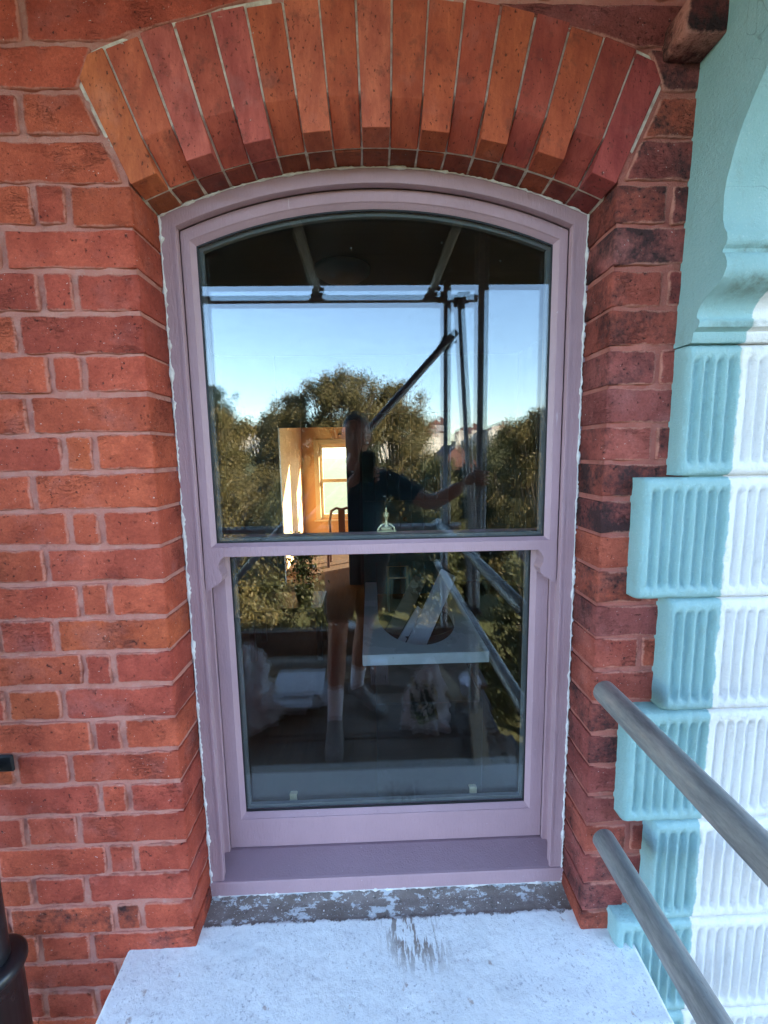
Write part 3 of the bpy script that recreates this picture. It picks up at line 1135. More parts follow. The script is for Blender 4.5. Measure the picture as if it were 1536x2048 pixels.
# --- moulded capital and the cove that swells out above it
prof = [(0.003, 1.6945), (-0.046, 1.6945), (-0.050, 1.700), (-0.050, 1.713), (-0.055, 1.716), (-0.062, 1.719), (-0.064, 1.726), (-0.062, 1.732), (-0.057, 1.735), (-0.0555, 1.742), (-0.058, 1.750), (-0.064, 1.758),
        (-0.072, 1.765), (-0.084, 1.772), (-0.097, 1.778), (-0.107, 1.784), (-0.113, 1.792), (-0.1145, 1.802), (-0.113, 1.812), (-0.110, 1.820), (-0.108, 1.826), (-0.103, 1.830), (-0.103, 1.836), (-0.108, 1.840),
        (-0.111, 1.848), (-0.109, 1.858), (-0.102, 1.870), (-0.0965, 1.885), (-0.094, 1.905), (-0.0935, 1.925), (-0.096, 1.95), (-0.101, 1.973), (-0.109, 1.997), (-0.119, 2.02), (-0.133, 2.045), (-0.151, 2.07), (-0.175, 2.098), (-0.205, 2.125), (-0.24, 2.15), (-0.28, 2.172), (-0.33, 2.19), (-0.36, 2.20), (-0.36, 2.30), (0.003, 2.30)]
NP = len(prof)
xs = [0.606 + 0.012 * i for i in range(int((1.58 - 0.606) / 0.012) + 1)]
cv, cf = [], []
for i, x in enumerate(xs):
    for y, z in prof:
        k = 0.0009 * fbm(x * 40, y * 40, z * 40, 3) + 0.0012 * fbm(x * 8, 3, z * 8, 2) if y < 0 else 0
        cv.append((x + (0.0015 * fbm(1, y * 50, z * 50) if i == 0 else 0) + (0.013 * min(1, max(0, (z - 1.70) / 0.5)) if i == 0 else 0), y + k, z))
for i in range(len(xs) - 1):
    for j in range(NP):
        cf.append((i * NP + j, i * NP + (j + 1) % NP, (i + 1) * NP + (j + 1) % NP, (i + 1) * NP + j))
cf.append(tuple(range(NP)))
capital = mk('capital', cv, cf, M['stucco'], house)
capital['label'] = 'turquoise moulded capital with a smooth cove flaring outwards above it'
capital.data.shade_smooth()
capital.data.polygons[len(cf) - 1].use_smooth = False
bmx = bmesh.new()
bmx.from_mesh(capital.data)
for e in bmx.edges:
    if len(e.link_faces) == 2 and e.calc_face_angle() > 0.7:
        e.smooth = False
bmx.to_mesh(capital.data)
bmx.free()

# ================================================================== SASH WINDOW
win = thing('sash_window', 'new mauve painted arched sash window set in the red brick opening', 'window')


def arch_pts(hw, R, zb, closed, n=28):
    a = math.asin(hw / R)
    zs = ZC + math.sqrt(R * R - hw * hw)
    pts = [(-hw, zb), (-hw, zb + (zs - zb) * 0.5)]
    for i in range(n + 1):
        t = -a + 2 * a * i / n
        pts.append((R * math.sin(t), ZC + R * math.cos(t)))
    pts += [(hw, zb + (zs - zb) * 0.5), (hw, zb)]
    if closed:
        pts += [(hw * 0.34, zb), (-hw * 0.34, zb)]
    return pts


def loft_arch(name, rings, closed, mat, parent, sharpen=True):
    verts, faces = [], []
    n = None
    for hw, R, zb, y in rings:
        p = arch_pts(hw, R, zb, closed)
        n = len(p)
        verts += [(CX + x, y, z) for x, z in p]
    for a in range(len(rings) - 1):
        for i in range(n if closed else n - 1):
            j = (i + 1) % n
            faces.append((a * n + i, a * n + j, (a + 1) * n + j, (a + 1) * n + i))
    return mk(name, verts, faces, mat, parent)


def rect_loft(name, rings, mat, parent):
    """rings of (hw, z0, z1, y)"""
    verts, faces = [], []
    for hw, z0, z1, y in rings:
        verts += [(CX - hw, y, z0), (CX + hw, y, z0), (CX + hw, y, z1), (CX - hw, y, z1)]
    for a in range(len(rings) - 1):
        for i in range(4):
            j = (i + 1) % 4
            faces.append((a * 4 + i, a * 4 + j, (a + 1) * 4 + j, (a + 1) * 4 + i))
    return mk(name, verts, faces, mat, parent)


FY = 0.108
# outer lining of the box frame, its inner edge and the channel behind it
loft_arch('box_frame', [(0.50, 1.175, 0.385, 0.1235), (0.50, 1.175, 0.385, FY), (0.4215, 1.1085, 0.385, FY), (0.42, 1.107, 0.385, FY + 0.0015), (0.42, 1.107, 0.385, 0.1275),
                         (0.4215, 1.1085, 0.385, 0.1285), (0.436, 1.123, 0.385, 0.1285), (0.436, 1.123, 0.385, 0.171), (0.432, 1.119, 0.385, 0.172), (0.424, 1.111, 0.385, 0.172), (0.423, 1.110, 0.385, 0.174), (0.423, 1.110, 0.385, 0.181), (0.436, 1.123, 0.385, 0.1815), (0.436, 1.123, 0.385, 0.26), (0.50, 1.175, 0.385, 0.26)], False, M['mauve'], win)
# raised staff bead on the lining's inner arris
loft_arch('lining_bead', [(0.4235, 1.1105, 0.43, FY - 0.0002), (0.4235, 1.1105, 0.43, FY - 0.0022), (0.4185, 1.1055, 0.43, FY - 0.0022), (0.4178, 1.1048, 0.43, FY), (0.4178, 1.1048, 0.43, FY + 0.004)], False, M['mauve'], win)
# timber sill with sloped top
extrude_x('sill', [(FY - 0.0015, 0.388), (FY - 0.0015, 0.4255), (FY + 0.002, 0.4275), (0.176, 0.4465), (0.24, 0.4465), (0.24, 0.388)], XL - 0.003, XR + 0.003, M['mauve_sill'], win)
extrude_x('sill_nosing', [(FY - 0.0045, 0.3885), (FY - 0.0045, 0.4245), (FY - 0.0035, 0.4262), (FY - 0.0017, 0.4262), (FY - 0.0017, 0.3885)], XL - 0.002, XR + 0.002, M['mauve'], win)

# upper sash
ZM = 1.2635
us = loft_arch('upper_sash', [(0.419, 1.106, ZM, 0.173), (0.419, 1.106, ZM, 0.1305), (0.418, 1.105, ZM + 0.001, 0.1295), (0.4005, 1.0828, 1.2865, 0.1295), (0.3995, 1.0818, 1.2875, 0.1302), (0.3985, 1.0808, 1.288, 0.1325), (0.3915, 1.0735, 1.2935, 0.1405), (0.3905, 1.0725, 1.2945, 0.1415), (0.3905, 1.0725, 1.2945, 0.173), (0.419, 1.106, ZM, 0.173)], True, M['mauve'], win)
loft_arch('gasket', [(0.3905, 1.0725, 1.2945, 0.1425), (0.3875, 1.0695, 1.2975, 0.1425), (0.3872, 1.0692, 1.2978, 0.1445), (0.3905, 1.0725, 1.2945, 0.1445)], True, M['gasket'], us)
loft_arch('spacer_bar', [(0.390, 1.072, 1.295, 0.1515), (0.3805, 1.0625, 1.3045, 0.1515), (0.3805, 1.0625, 1.3045, 0.1625), (0.390, 1.072, 1.295, 0.1625)], True, M['spacer'], us)


def pane_arch(name, hw, R, zb, y, t, tx, tz, parent):
    p = arch_pts(hw, R, zb, True)
    n = len(p)
    zc = 1.65
    v = []
    for yy in (y, y + t):
        for x, z in p:
            v.append((CX + x, yy + (z - zc) * tx + x * tz, z))
    f = [tuple(range(n)), tuple(range(n, 2 * n))[::-1]] + [(i, (i + 1) % n, n + (i + 1) % n, n + i) for i in range(n)]
    return mk(name, v, f, M['glass'], parent)


pane_arch('glass_pane', 0.3903, 1.0723, 1.2947, 0.1455, 0.004, 0.0, 0.0, us)
pane_arch('glass_pane', 0.3900, 1.0720, 1.2950, 0.1655, 0.004, 0.0042, 0.0035, us)

# horns under the upper sash's stiles, ogee cut
def horn(side):
    pr = [(0.0, ZM + 0.002), (0.046, ZM + 0.002), (0.046, ZM), (0.0385, ZM - 0.007), (0.0335, ZM - 0.016), (0.032, ZM - 0.024), (0.034, ZM - 0.032), (0.0385, ZM - 0.040), (0.0405, ZM - 0.047), (0.0385, ZM - 0.055), (0.033, ZM - 0.062), (0.026, ZM - 0.067), (0.017, ZM - 0.072), (0.012, ZM - 0.077), (0.0, ZM - 0.084)]
    v, f = [], []
    n = len(pr)
    for y, sh in ((0.131, 0.0), (0.1295, 0.001), (0.131, 0.0), (0.171, 0.0)):
        pass
    bm = bmesh.new()
    a = [bm.verts.new((CX + side * (0.419 - x), 0.1298, z)) for x, z in pr]
    b = [bm.verts.new((CX + side * (0.419 - x), 0.171, z)) for x, z in pr]
    for i in range(n):
        j = (i + 1) % n
        bm.faces.new((a[i], a[j], b[j], b[i]))
    bm.faces.new(a)
    bm.faces.new(b[::-1])
    return mkbm('sash_horn', bm, M['mauve'], us)


horn(-1)
horn(1)

# lower sash
ls = rect_loft('lower_sash', [(0.4225, 0.4475, 1.3005, 0.223), (0.4225, 0.4475, 1.3005, 0.183), (0.4215, 0.4485, 1.2995, 0.182), (0.391, 0.5295, 1.2755, 0.182), (0.390, 0.5305, 1.2745, 0.1828), (0.389, 0.531, 1.274, 0.185), (0.381, 0.5405, 1.2665, 0.1945), (0.380, 0.5415, 1.2655, 0.1955), (0.380, 0.5415, 1.2655, 0.223), (0.4225, 0.4475, 1.3005, 0.223)], M['mauve'], win)
rect_loft('gasket', [(0.380, 0.5415, 1.2655, 0.1965), (0.377, 0.5455, 1.2625, 0.1965), (0.3767, 0.5458, 1.2622, 0.1985), (0.380, 0.5415, 1.2655, 0.1985)], M['gasket'], ls)
rect_loft('spacer_bar', [(0.3795, 0.542, 1.265, 0.2055), (0.370, 0.5535, 1.2555, 0.2055), (0.370, 0.5535, 1.2555, 0.2165), (0.3795, 0.542, 1.265, 0.2165)], M['spacer'], ls)


def pane_rect(name, hw, z0, z1, y, t, tx, tz, parent):
    zc = (z0 + z1) / 2
    v = [(CX + x, yy + (z - zc) * tx + x * tz, z) for yy in (y, y + t) for x, z in ((-hw, z0), (hw, z0), (hw, z1), (-hw, z1))]
    return mk(name, v, [(0, 1, 2, 3), (7, 6, 5, 4), (0, 1, 5, 4), (1, 2, 6, 5), (2, 3, 7, 6), (3, 0, 4, 7)], M['glass'], parent)


pane_rect('glass_pane', 0.3797, 0.5417, 1.2653, 0.1995, 0.004, 0.0, 0.0, ls)
pane_rect('glass_pane', 0.3795, 0.5419, 1.2651, 0.2185, 0.004, -0.0008, 0.0006, ls)
# brass fitch fastener on the meeting rail, brass lifts on the bottom rail
fb = bmesh.new()
FX, FYY, FZ = 0.036, 0.212, 1.3012
add_box(fb, FX - 0.024, FX + 0.024, FYY - 0.010, FYY + 0.010, FZ, FZ + 0.0045, 0.001)
add_box(fb, FX - 0.013, FX + 0.013, FYY - 0.007, FYY + 0.007, FZ + 0.0046, FZ + 0.013, 0.002)
add_tube(fb, [(FX - 0.021, FYY, FZ + 0.004), (FX - 0.019, FYY, FZ + 0.010), (FX - 0.012, FYY, FZ + 0.018), (FX - 0.003, FYY, FZ + 0.021)], 0.0026, 8)
add_tube(fb, [(FX + 0.021, FYY, FZ + 0.004), (FX + 0.019, FYY, FZ + 0.010), (FX + 0.012, FYY, FZ + 0.018), (FX + 0.003, FYY, FZ + 0.021)], 0.0026, 8)
add_lathe(fb, [(0.0065, 0.0), (0.004, 0.006), (0.0035, 0.018), (0.005, 0.024), (0.0055, 0.026)], (FX, FYY, FZ + 0.0125), 12)
add_lathe(fb, [(0.0068, 0.0), (0.0072, 0.001), (0.0072, 0.009), (0.0068, 0.010)], (FX, FYY, FZ + 0.0386), 12)
add_lathe(fb, [(0.0022, 0.0), (0.0024, 0.011), (0.0018, 0.013)], (FX, FYY, FZ + 0.0487), 10)
mkbm('sash_fastener', fb, M['brass'], ls)
for lx in (-0.235, 0.268):
    lb_ = bmesh.new()
    add_box(lb_, lx - 0.010, lx + 0.010, 0.2235, 0.228, 0.535, 0.566, 0.001)
    add_box(lb_, lx - 0.010, lx + 0.010, 0.2285, 0.240, 0.556, 0.564, 0.002)
    mkbm('sash_lift', lb_, M['brass'], ls)

# ragged white sealant where the frame meets the brickwork
def sealant():
    bm = bmesh.new()
    r = random.Random(3)
    hw = HW - 0.001
    path = []
    zs = Z_SPR
    for side in (-1, 1):
        pts = []
        n = 330
        for i in range(n + 1):
            z = 0.392 + (zs - 0.392) * i / n
            pts.append((CX + side * (hw - 0.0008), z, side, 0))
        path.append(pts)
    arc = []
    for i in range(201):
        t = -A0 + 2 * A0 * i / 200
        arc.append((CX + (R_IN - 0.0012) * math.sin(t), ZC + (R_IN - 0.0012) * math.cos(t), 0, 1))
    path.append(arc)
    bot = [(XL + (XR - XL) * i / 200, 0.3862, 0, 2) for i in range(201)]
    path.append(bot)
    for pts in path:
        P_ = []
        R_ = []
        for i, (x, z, s_, kind) in enumerate(pts):
            n1 = fbm(x * 30 + 3, kind * 5 + s_, z * 30, 3)
            n2 = fbm(x * 130, kind * 9 + s_ * 3, z * 130, 3)
            rr = 0.0013 + 0.0052 * max(0.0, n1 + 0.10) + 0.0030 * max(0, n2)
            if kind == 1:
                rr *= 0.75
            P_.append((x + 0.0022 * n2, 0.1068 - rr * 0.3 + 0.0006 * n1, z + 0.001 * n2))
            R_.append(max(0.0005, rr))
        add_tube(bm, P_, R_, 6)
    return mkbm('sealant_bead', bm, M['caulk'], win, True)


sealant()

# paint crumbs and grit lying on the stone
bm = bmesh.new()
rf_ = random.Random(91)
for i in range(150):
    x = rf_.uniform(-0.42, 0.465)
    y = rf_.uniform(0.05, 0.102) if rf_.random() < 0.9 else rf_.uniform(-0.16, 0.03)
    z = 0.3725 + 0.075 * y + (0.0 if y < 0.085 else 0.004)
    q = rf_.uniform(0.0004, 0.0011) * (2.2 if rf_.random() < 0.08 else 1)
    t = bmesh.new()
    bmesh.ops.create_icosphere(t, subdivisions=1, radius=q)
    for v in t.verts:
        v.co = Vector((x + v.co.x * rf_.uniform(.7, 1.6), y + v.co.y * rf_.uniform(.7, 1.6), z + v.co.z * .6))
    join(bm, t)
gr = mkbm('paint_crumbs', bm, M['caulk'], None)
gr['kind'] = 'stuff'
tag(gr, 'white paint crumbs and grit scattered on the stone sill', 'grit')

# ================================================================== DOWNPIPE
dp = thing('downpipe', 'black plastic rainwater downpipe with wide collar on the brick wall', 'downpipe', (-0.815, -0.085, 0.0))
lathe('pipe', [(0.036, -7.0), (0.036, 0.40), (0.036, 0.455), (0.036, 2.6)], (-0.815, -0.085, 0), M['blackplastic'], dp, 28)
lathe('collar', [(0.053, -0.9), (0.053, 0.432), (0.059, 0.438), (0.063, 0.445), (0.063, 0.455), (0.059, 0.463), (0.051, 0.467), (0.038, 0.467)], (-0.815, -0.085, 0), M['blackplastic'], dp, 32)
pc = bmesh.new()
add_lathe(pc, [(0.0365, 0.0), (0.041, 0.001), (0.041, 0.034), (0.0365, 0.035)], (-0.815, -0.085, 0.842), 24)
add_box(pc, -0.842, -0.776, -0.010, -0.002, 0.838, 0.876, 0.003)
add_box(pc, -0.829, -0.800, -0.050, -0.008, 0.846, 0.868, 0.003)
pco = mkbm('pipe_clip', pc, M['blackplastic'], dp)
lathe('bolt', [(0.0055, 0.0), (0.0055, -0.003), (0.003, -0.004)], (-0.7885, -0.0102, 0.857), M['spacer'], pco, 8, 'Y')

# ================================================================== SCAFFOLD (where the photographer stands)
TR = 0.0242


def pole(label, a, b, parent=None, extra=None):
    t = thing('scaffold_pole', label, 'scaffold pole', tuple(a), 'scaffold poles')
    tube('tube', [a, b], TR, M['steel'], t, 20)
    return t


def coupler(p, parent, ax='Z'):
    bm = bmesh.new()
    x, y, z = p
    add_box(bm, x - 0.036, x + 0.036, y - 0.034, y + 0.034, z - 0.028, z + 0.028, 0.008)
    add_tube(bm, [(x + 0.03, y - 0.045, z + 0.012), (x + 0.03, y + 0.05, z + 0.012)], 0.008, 6)
    add_tube(bm, [(x - 0.05, y + 0.02, z - 0.012), (x + 0.055, y + 0.02, z - 0.012)], 0.008, 6)
    add_lathe(bm, [(0.014, 0.0), (0.014, 0.018)], (x + 0.03, y + 0.045, z + 0.003), 6)
    return mkbm('coupler', bm, M['rust'], parent)


tube_a = thing('scaffold_pole', 'upper grey steel guard rail ending beside the turquoise blocks', 'scaffold pole', (0.484, -0.03, 0.991), 'scaffold poles')
tube_b = thing('scaffold_pole', 'lower grey steel guard rail ending near the stone sill', 'scaffold pole', (0.499, -0.03, 0.641), 'scaffold poles')


def open_tube(name, a, b, r, mat, parent):
    """tube with a visible wall at its open end"""
    a, b = Vector(a), Vector(b)
    d = (b - a).normalized()
    bm = bmesh.new()
    add_tube(bm, [a + d * 0.10, a + d * 0.01, a + d * 0.0015, a, a, a + d * 0.0012, b, b, b - d * 0.1], [r - 0.004, r - 0.004, r - 0.004, r - 0.003, r - 0.0012, r, r, r - 0.004, r - 0.004], 28, False)
    return mkbm(name, bm, mat, parent, True)


open_tube('tube', (0.484, -0.030, 0.991), (0.484, -2.02, 0.991), TR, M['steel'], tube_a)
open_tube('tube', (0.499, -0.030, 0.641), (0.499, -2.02, 0.641), TR, M['steel'], tube_b)
YO, YI = -1.80, -0.985
XS = 0.545
std1 = pole('upright scaffold standard at the photographer\'s outstretched hand', (XS, YI, -7.0), (XS, YI, 2.75))
std2 = pole('upright scaffold standard carrying the slanting brace', (0.515, YO, -7.0), (0.515, YO, 2.58))
std3 = pole('upright scaffold standard at the far end of the planks', (-1.75, YO, -7.0), (-1.75, YO, 2.70))
led = pole('horizontal scaffold ledger under the edge of the board ceiling', (-2.4, YO - 0.05, 2.50), (0.72, YO - 0.05, 2.495))
tr1 = pole('cross tube under the board ceiling, clamped to mid ledger', (-0.32, YO - 0.10, 2.555), (-0.32, -0.06, 2.555))
tr2 = pole('cross tube under the board ceiling, clamped beside the uprights', (0.43, YO - 0.10, 2.555), (0.43, -0.06, 2.555))
br1 = pole('slanting brace tube rising to the upright behind the photographer', (-1.45, YO + 0.055, 0.12), (0.56, YO + 0.055, 2.26))
br2 = pole('steep thin brace between the two uprights', (0.605, YO - 0.02, 2.50), (0.565, YI - 0.06, 0.35))
rl1 = pole('long guard rail along the outer edge of the planks', (-2.4, YO - 0.05, 0.985), (0.62, YO - 0.05, 0.985))
pt = pole('under-deck cross tube below the planks', (0.46, YO - 0.12, -0.066), (0.46, -0.10, -0.066))
pt2 = pole('under-deck cross tube at the far end of the planks', (-1.70, YO - 0.12, -0.066), (-1.70, -0.10, -0.066))
for p, par in (((0.49, YO - 0.04, 2.50), led), ((-0.32, YO - 0.05, 2.53), tr1), ((0.43, YO - 0.05, 2.53), tr2), ((0.512, YO + 0.03, 2.21), br1), ((0.60, YO - 0.03, 2.47), br2), ((0.52, YI + 0.01, 0.991), std1), ((0.53, YI + 0.01, 0.641), std1), ((0.505, YO + 0.0, 0.99), std2), ((0.505, YO, 0.641), std2), ((-1.75, YO - 0.03, 0.985), std3), ((0.62, YO - 0.05, 2.50), led)):
    coupler(p, par)


def plank(name, label, x0, x1, y0, y1, z0, group, seed, sag=0.0, mat=None):
    r = random.Random(seed)
    t = thing(name, label, 'plank', ((x0 + x1) / 2, (y0 + y1) / 2, z0), group)
    bm = bmesh.new()
    add_box(bm, x0, x1, y0, y1, z0, z0 + 0.038, 0.003)
    bmesh.ops.rotate(bm, verts=bm.verts, cent=((x0 + x1) / 2, (y0 + y1) / 2, z0), matrix=Matrix.Rotation(r.uniform(-0.004, 0.004), 3, 'Z'))
    mkbm('board', bm, mat or M['board'], t)
    for xe in (x0, x1):
        box('end_band', xe - 0.012 if xe == x1 else xe - 0.002, xe + 0.002 if xe == x1 else xe + 0.012, y0 + 0.006, y1 - 0.006, z0 - 0.001, z0 + 0.0395, M['rust'], t, 0.001)
    return t


for i in range(7):
    y1 = -0.16 - 0.236 * i
    plank('scaffold_plank', 'weathered brown scaffold plank in the walkway under the photographer\'s feet', -2.3, 0.66 + 0.03 * (i % 3), y1 - 0.225, y1, -0.038 - (0.05 if i < 2 else 0.0) - (0.0 if i != 4 else 0.02) + (0.001 * i), 'planks of the scaffold walkway', 300 + i)
for i in range(8):
    y1 = -0.04 - 0.228 * i
    plank('scaffold_plank', 'dark scaffold plank in the board ceiling overhead', -3.4, 1.9, y1 - 0.224, y1, 2.582, 'planks of the lift overhead', 340 + i, 0.0, M['darkboard'])
toe = plank('toe_board', 'upright toe board along the outer edge of the walkway', -2.3, 0.7, YO + 0.03, YO + 0.068, 0.045, None, 380)
toe.scale = (1, 1, 1)
toe_b = [c for c in toe.children if c.name.startswith('board')][0]
for v in toe_b.data.vertices:
    v.co.z *= 5.2
for c in toe.children:
    if c.name.startswith('end_band'):
        for v in c.data.vertices:
            v.co.z *= 5.2

# ------------------------------------------------------------------ clutter on the walkway
def blob_sheet(name, c, sx, sy, sz, mat, parent, seed, crumple=0.25, nu=40, nv=26, lean=(0, 0)):
    """crumpled bag: closed lumpy skin with creases"""
    bm = bmesh.new()
    r = random.Random(seed)
    k = r.uniform(0, 50)
    rows = []
    for j in range(nv + 1):
        t = j / nv
        ring = []
        for i in range(nu):
            a = 2 * math.pi * i / nu
            ca, sa = math.cos(a), math.sin(a)
            w = (1 - 0.62 * t ** 1.4) if t < 0.86 else (0.47 - 0.30 * (t - 0.86) / 0.14)
            q = 1 + crumple * (abs(fbm(ca * 2.2 + k, sa * 2.2, t * 3.2, 3)) * 1.7 - 0.45) + 0.10 * crumple * fbm(ca * 9, sa * 9 + k, t * 12, 2)
            ring.append(bm.verts.new((c[0] + sx * ca * w * q + lean[0] * t, c[1] + sy * sa * w * q + lean[1] * t, c[2] + sz * t * (1 + 0.10 * fbm(ca * 3, sa * 3, k, 2)))))
        rows.append(ring)
    for a, b in zip(rows, rows[1:]):
        for i in range(nu):
            bm.faces.new((a[i], a[(i + 1) % nu], b[(i + 1) % nu], b[i]))
    bm.faces.new(rows[0][::-1])
    bm.faces.new(rows[-1])
    return mkbm(name, bm, mat, parent)


cb = blob_sheet('carrier_bag', (0.27, -0.95, 0.002), 0.12, 0.075, 0.36, M['carrier'], None, 4, 0.5, lean=(0.03, -0.03))
cb.data.transform(Matrix.Translation((-0.27, -0.95 + 1.9 - 0.95 + 0.95, -0.002)) @ Matrix.Identity(4))
cb.location = (0.27, -0.95, 0.002)
cb.data.transform(Matrix.Translation((0, 0, 0)))
tag(cb, 'white carrier bag with green and yellow leaf print on the planks', 'bag')
for v in cb.data.vertices:
    pass
pb = blob_sheet('polythene_bag', (-0.70, -1.02, 0.002), 0.15, 0.13, 0.45, M['polythene'], None, 9, 0.7)
tag(pb, 'crumpled clear polythene bag standing on the planks', 'bag')
pb2 = blob_sheet('polythene_bag', (-0.92, -1.22, 0.002), 0.17, 0.14, 0.28, M['polythene'], None, 12, 0.7)
tag(pb2, 'low slumped polythene bag behind the taller one', 'bag')
r = random.Random(21)
for i in range(7):
    bm = bmesh.new()
    n = 9
    w, d = r.uniform(.28, .42), r.uniform(.2, .28)
    ang = r.uniform(-.3, .3)
    g = [[bm.verts.new((w * (a / n - .5), d * (b / n - .5), 0.004 * fbm(a * .7 + i * 9, b * .7, 1) + 0.012 * abs(fbm(a * .35 + i, b * .35, 4)))) for a in range(n + 1)] for b in range(n + 1)]
    for a in range(n):
        for b in range(n):
            bm.faces.new((g[a][b], g[a][b + 1], g[a + 1][b + 1], g[a + 1][b]))
    ex = bmesh.ops.extrude_face_region(bm, geom=list(bm.faces))
    bmesh.ops.translate(bm, verts=[v for v in ex['geom'] if isinstance(v, bmesh.types.BMVert)], vec=(0, 0, 0.003))
    bmesh.ops.transform(bm, matrix=Matrix.Translation((-0.48 + r.uniform(-.06, .08), -1.22 + r.uniform(-.09, .12), 0.012 + 0.017 * i)) @ Matrix.Rotation(ang, 4, 'Z'), verts=bm.verts)
    o = mkbm('dust_sheet', bm, M['paper'], None)
    tag(o, 'crumpled grey dust sheet in the flat pile beside the photographer\'s boots', 'sheet', 'pile of folded dust sheets')
# long thin laths lying behind the pile
for i in range(4):
    o = box('lath', -1.25, 0.02 - 0.05 * i, -1.43 - 0.045 * i, -1.40 - 0.045 * i, 0.002 + 0.013 * (i % 2), 0.014 + 0.013 * (i % 2), M['timber'], None, 0.001, Matrix.Translation((-0.6, -1.42, 0)) @ Matrix.Rotation(0.03 * (i - 1.5), 4, 'Z') @ Matrix.Translation((0.6, 1.42, 0)))
    tag(o, 'thin timber lath lying along the walkway behind the boots', 'lath', 'laths on the walkway')
# primed boards leaning over by the guard rail
def lean_board(label, base, top, w, t, mat, yaw=0.0):
    base, top = Vector(base), Vector(top)
    d = top - base
    L = d.length
    zax = d.normalized()
    yax = Vector((0.25, 1, 0.12)).normalized()
    xax = yax.cross(zax).normalized()
    yax = zax.cross(xax)
    mt = Matrix((xax, yax, zax)).transposed().to_4x4()
    mt.translation = base
    o = box('leaning_board', -w / 2, w / 2, -t / 2, t / 2, 0, L, mat, None, 0.002, mt)
    tag(o, label, 'board')
    return o


o = box('timber_offcut', -0.036, 0.036, -0.30, 0.30, 0.0, 0.06, M['timber'], None, 0.003)
o.location = (0.515, -0.72, 0.001)
o.rotation_euler = (0, 0, 0.16)
tag(o, 'square timber offcut lying at the end of the walkway', 'timber')
o = box('timber_offcut', -0.05, 0.05, -0.22, 0.22, 0.0, 0.035, M['timber'], None, 0.003)
o.location = (0.46, -1.34, 0.001)
o.rotation_euler = (0, 0, -0.25)
tag(o, 'flat timber offcut behind the carrier bag', 'timber')
tub = thing('paint_tub', 'white plastic paint tub at the end of the walkway', 'tub', (0.575, -1.20, 0.0))
lathe('body', [(0.055, 0.001), (0.062, 0.11), (0.066, 0.112), (0.066, 0.12), (0.060, 0.12)], (0.575, -1.20, 0), M['whiteboard'], tub, 20)
tube('handle', [(0.575 + 0.066 * math.cos(a), -1.20, 0.115 + 0.05 * math.sin(a)) for a in [math.pi * i / 10 for i in range(11)]], 0.002, M['steel'], tub, 6)
ctn = thing('carton', 'small white carton with a row of black strokes by the boots', 'carton', (0.03, -1.42, 0.0))
box('body', -0.03, 0.085, -1.46, -1.40, 0.001, 0.15, M['whiteboard'], ctn, 0.002)
for i in range(9):
    box('stroke', -0.02 + 0.0105 * i, -0.0155 + 0.0105 * i, -1.3985, -1.3975, 0.03, 0.052 + 0.01 * ((i * 7) % 3), M['gasket'], ctn)
for i in range(26):
    bm = bmesh.new()
    bmesh.ops.create_icosphere(bm, subdivisions=1, radius=r.uniform(.008, .03))
    for v in bm.verts:
        v.co *= 1 + r.uniform(-.3, .25)
        v.co.z *= .7
    x, y = r.uniform(.42, .66), r.uniform(-1.12, -.5)
    bmesh.ops.translate(bm, verts=bm.verts, vec=(x, y, .014))
    o = mkbm('rubble_lump', bm, M['rubble'], None)
    tag(o, 'grey lump of broken mortar at the end of the walkway', 'rubble', 'rubble at the end of the walkway')

# ================================================================== THE PHOTOGRAPHER
def skin_mesh(nodes, edges, sub=2):
    """nodes: list of (pos, radius); returns evaluated mesh"""
    me = bpy.data.meshes.new('tmp')
    me.from_pydata([n[0] for n in nodes], edges, [])
    ob = bpy.data.objects.new('tmp', me)
    COL.objects.link(ob)
    ob.modifiers.new('s', 'SKIN').use_smooth_shade = True
    md = ob.modifiers.new('d', 'SUBSURF')
    md.levels = md.render_levels = sub
    sv = me.skin_vertices[0].data
    for i, n in enumerate(nodes):
        rr = n[1]
        sv[i].radius = rr if isinstance(rr, tuple) else (rr, rr)
        sv[i].use_root = (i == 0)
    dg = bpy.context.evaluated_depsgraph_get()
    out = bpy.data.meshes.new_from_object(ob.evaluated_get(dg))
    bpy.data.objects.remove(ob)
    bpy.data.meshes.remove(me)
    return out


def meshes_to_obj(name, meshes, mat, parent, squash=None):
    bm = bmesh.new()
    for m in meshes:
        bm.from_mesh(m)
        bpy.data.meshes.remove(m)
    if squash:
        for v in bm.verts:
            squash(v)
    return mkbm(name, bm, mat, parent, True)


person = thing('person', 'person in navy T-shirt and brown shorts taking the photo, one hand on an upright', 'person', (-0.1, -1.15, 0.0))
# joints
PEL, WAI, CHE, UPC = (-.09, -1.22, .90), (-.085, -1.235, 1.06), (-.075, -1.245, 1.24), (-.07, -1.25, 1.345)
NEK, HDB = (-.07, -1.235, 1.44), (-.07, -1.215, 1.53)
SHR, ELR, WRR = (.105, -1.245, 1.355), (.32, -1.15, 1.225), (.475, -1.02, 1.335)
SHL, ELL, WRL = (-.245, -1.245, 1.355), (-.34, -1.12, 1.12), (-.115, -.955, 1.345)
HPR, KNR, CFR, ANR = (.005, -1.215, .85), (-.06, -1.17, .48), (-.085, -1.21, .33), (-.115, -1.235, .095)
HPL, KNL, CFL, ANL = (-.185, -1.205, .85), (-.205, -1.035, .48), (-.215, -1.015, .33), (-.222, -.90, .095)
body_nodes = [(PEL, .125), (WAI, .115), (CHE, .138), (UPC, .105), (NEK, .052), (HDB, .058), (SHR, .062), (ELR, .050), (WRR, .034), (SHL, .062), (ELL, .048), (WRL, .032), (HPR, .088), (KNR, .054), (CFR, .056), (ANR, .036), (HPL, .088), (KNL, .054), (CFL, .056), (ANL, .036)]
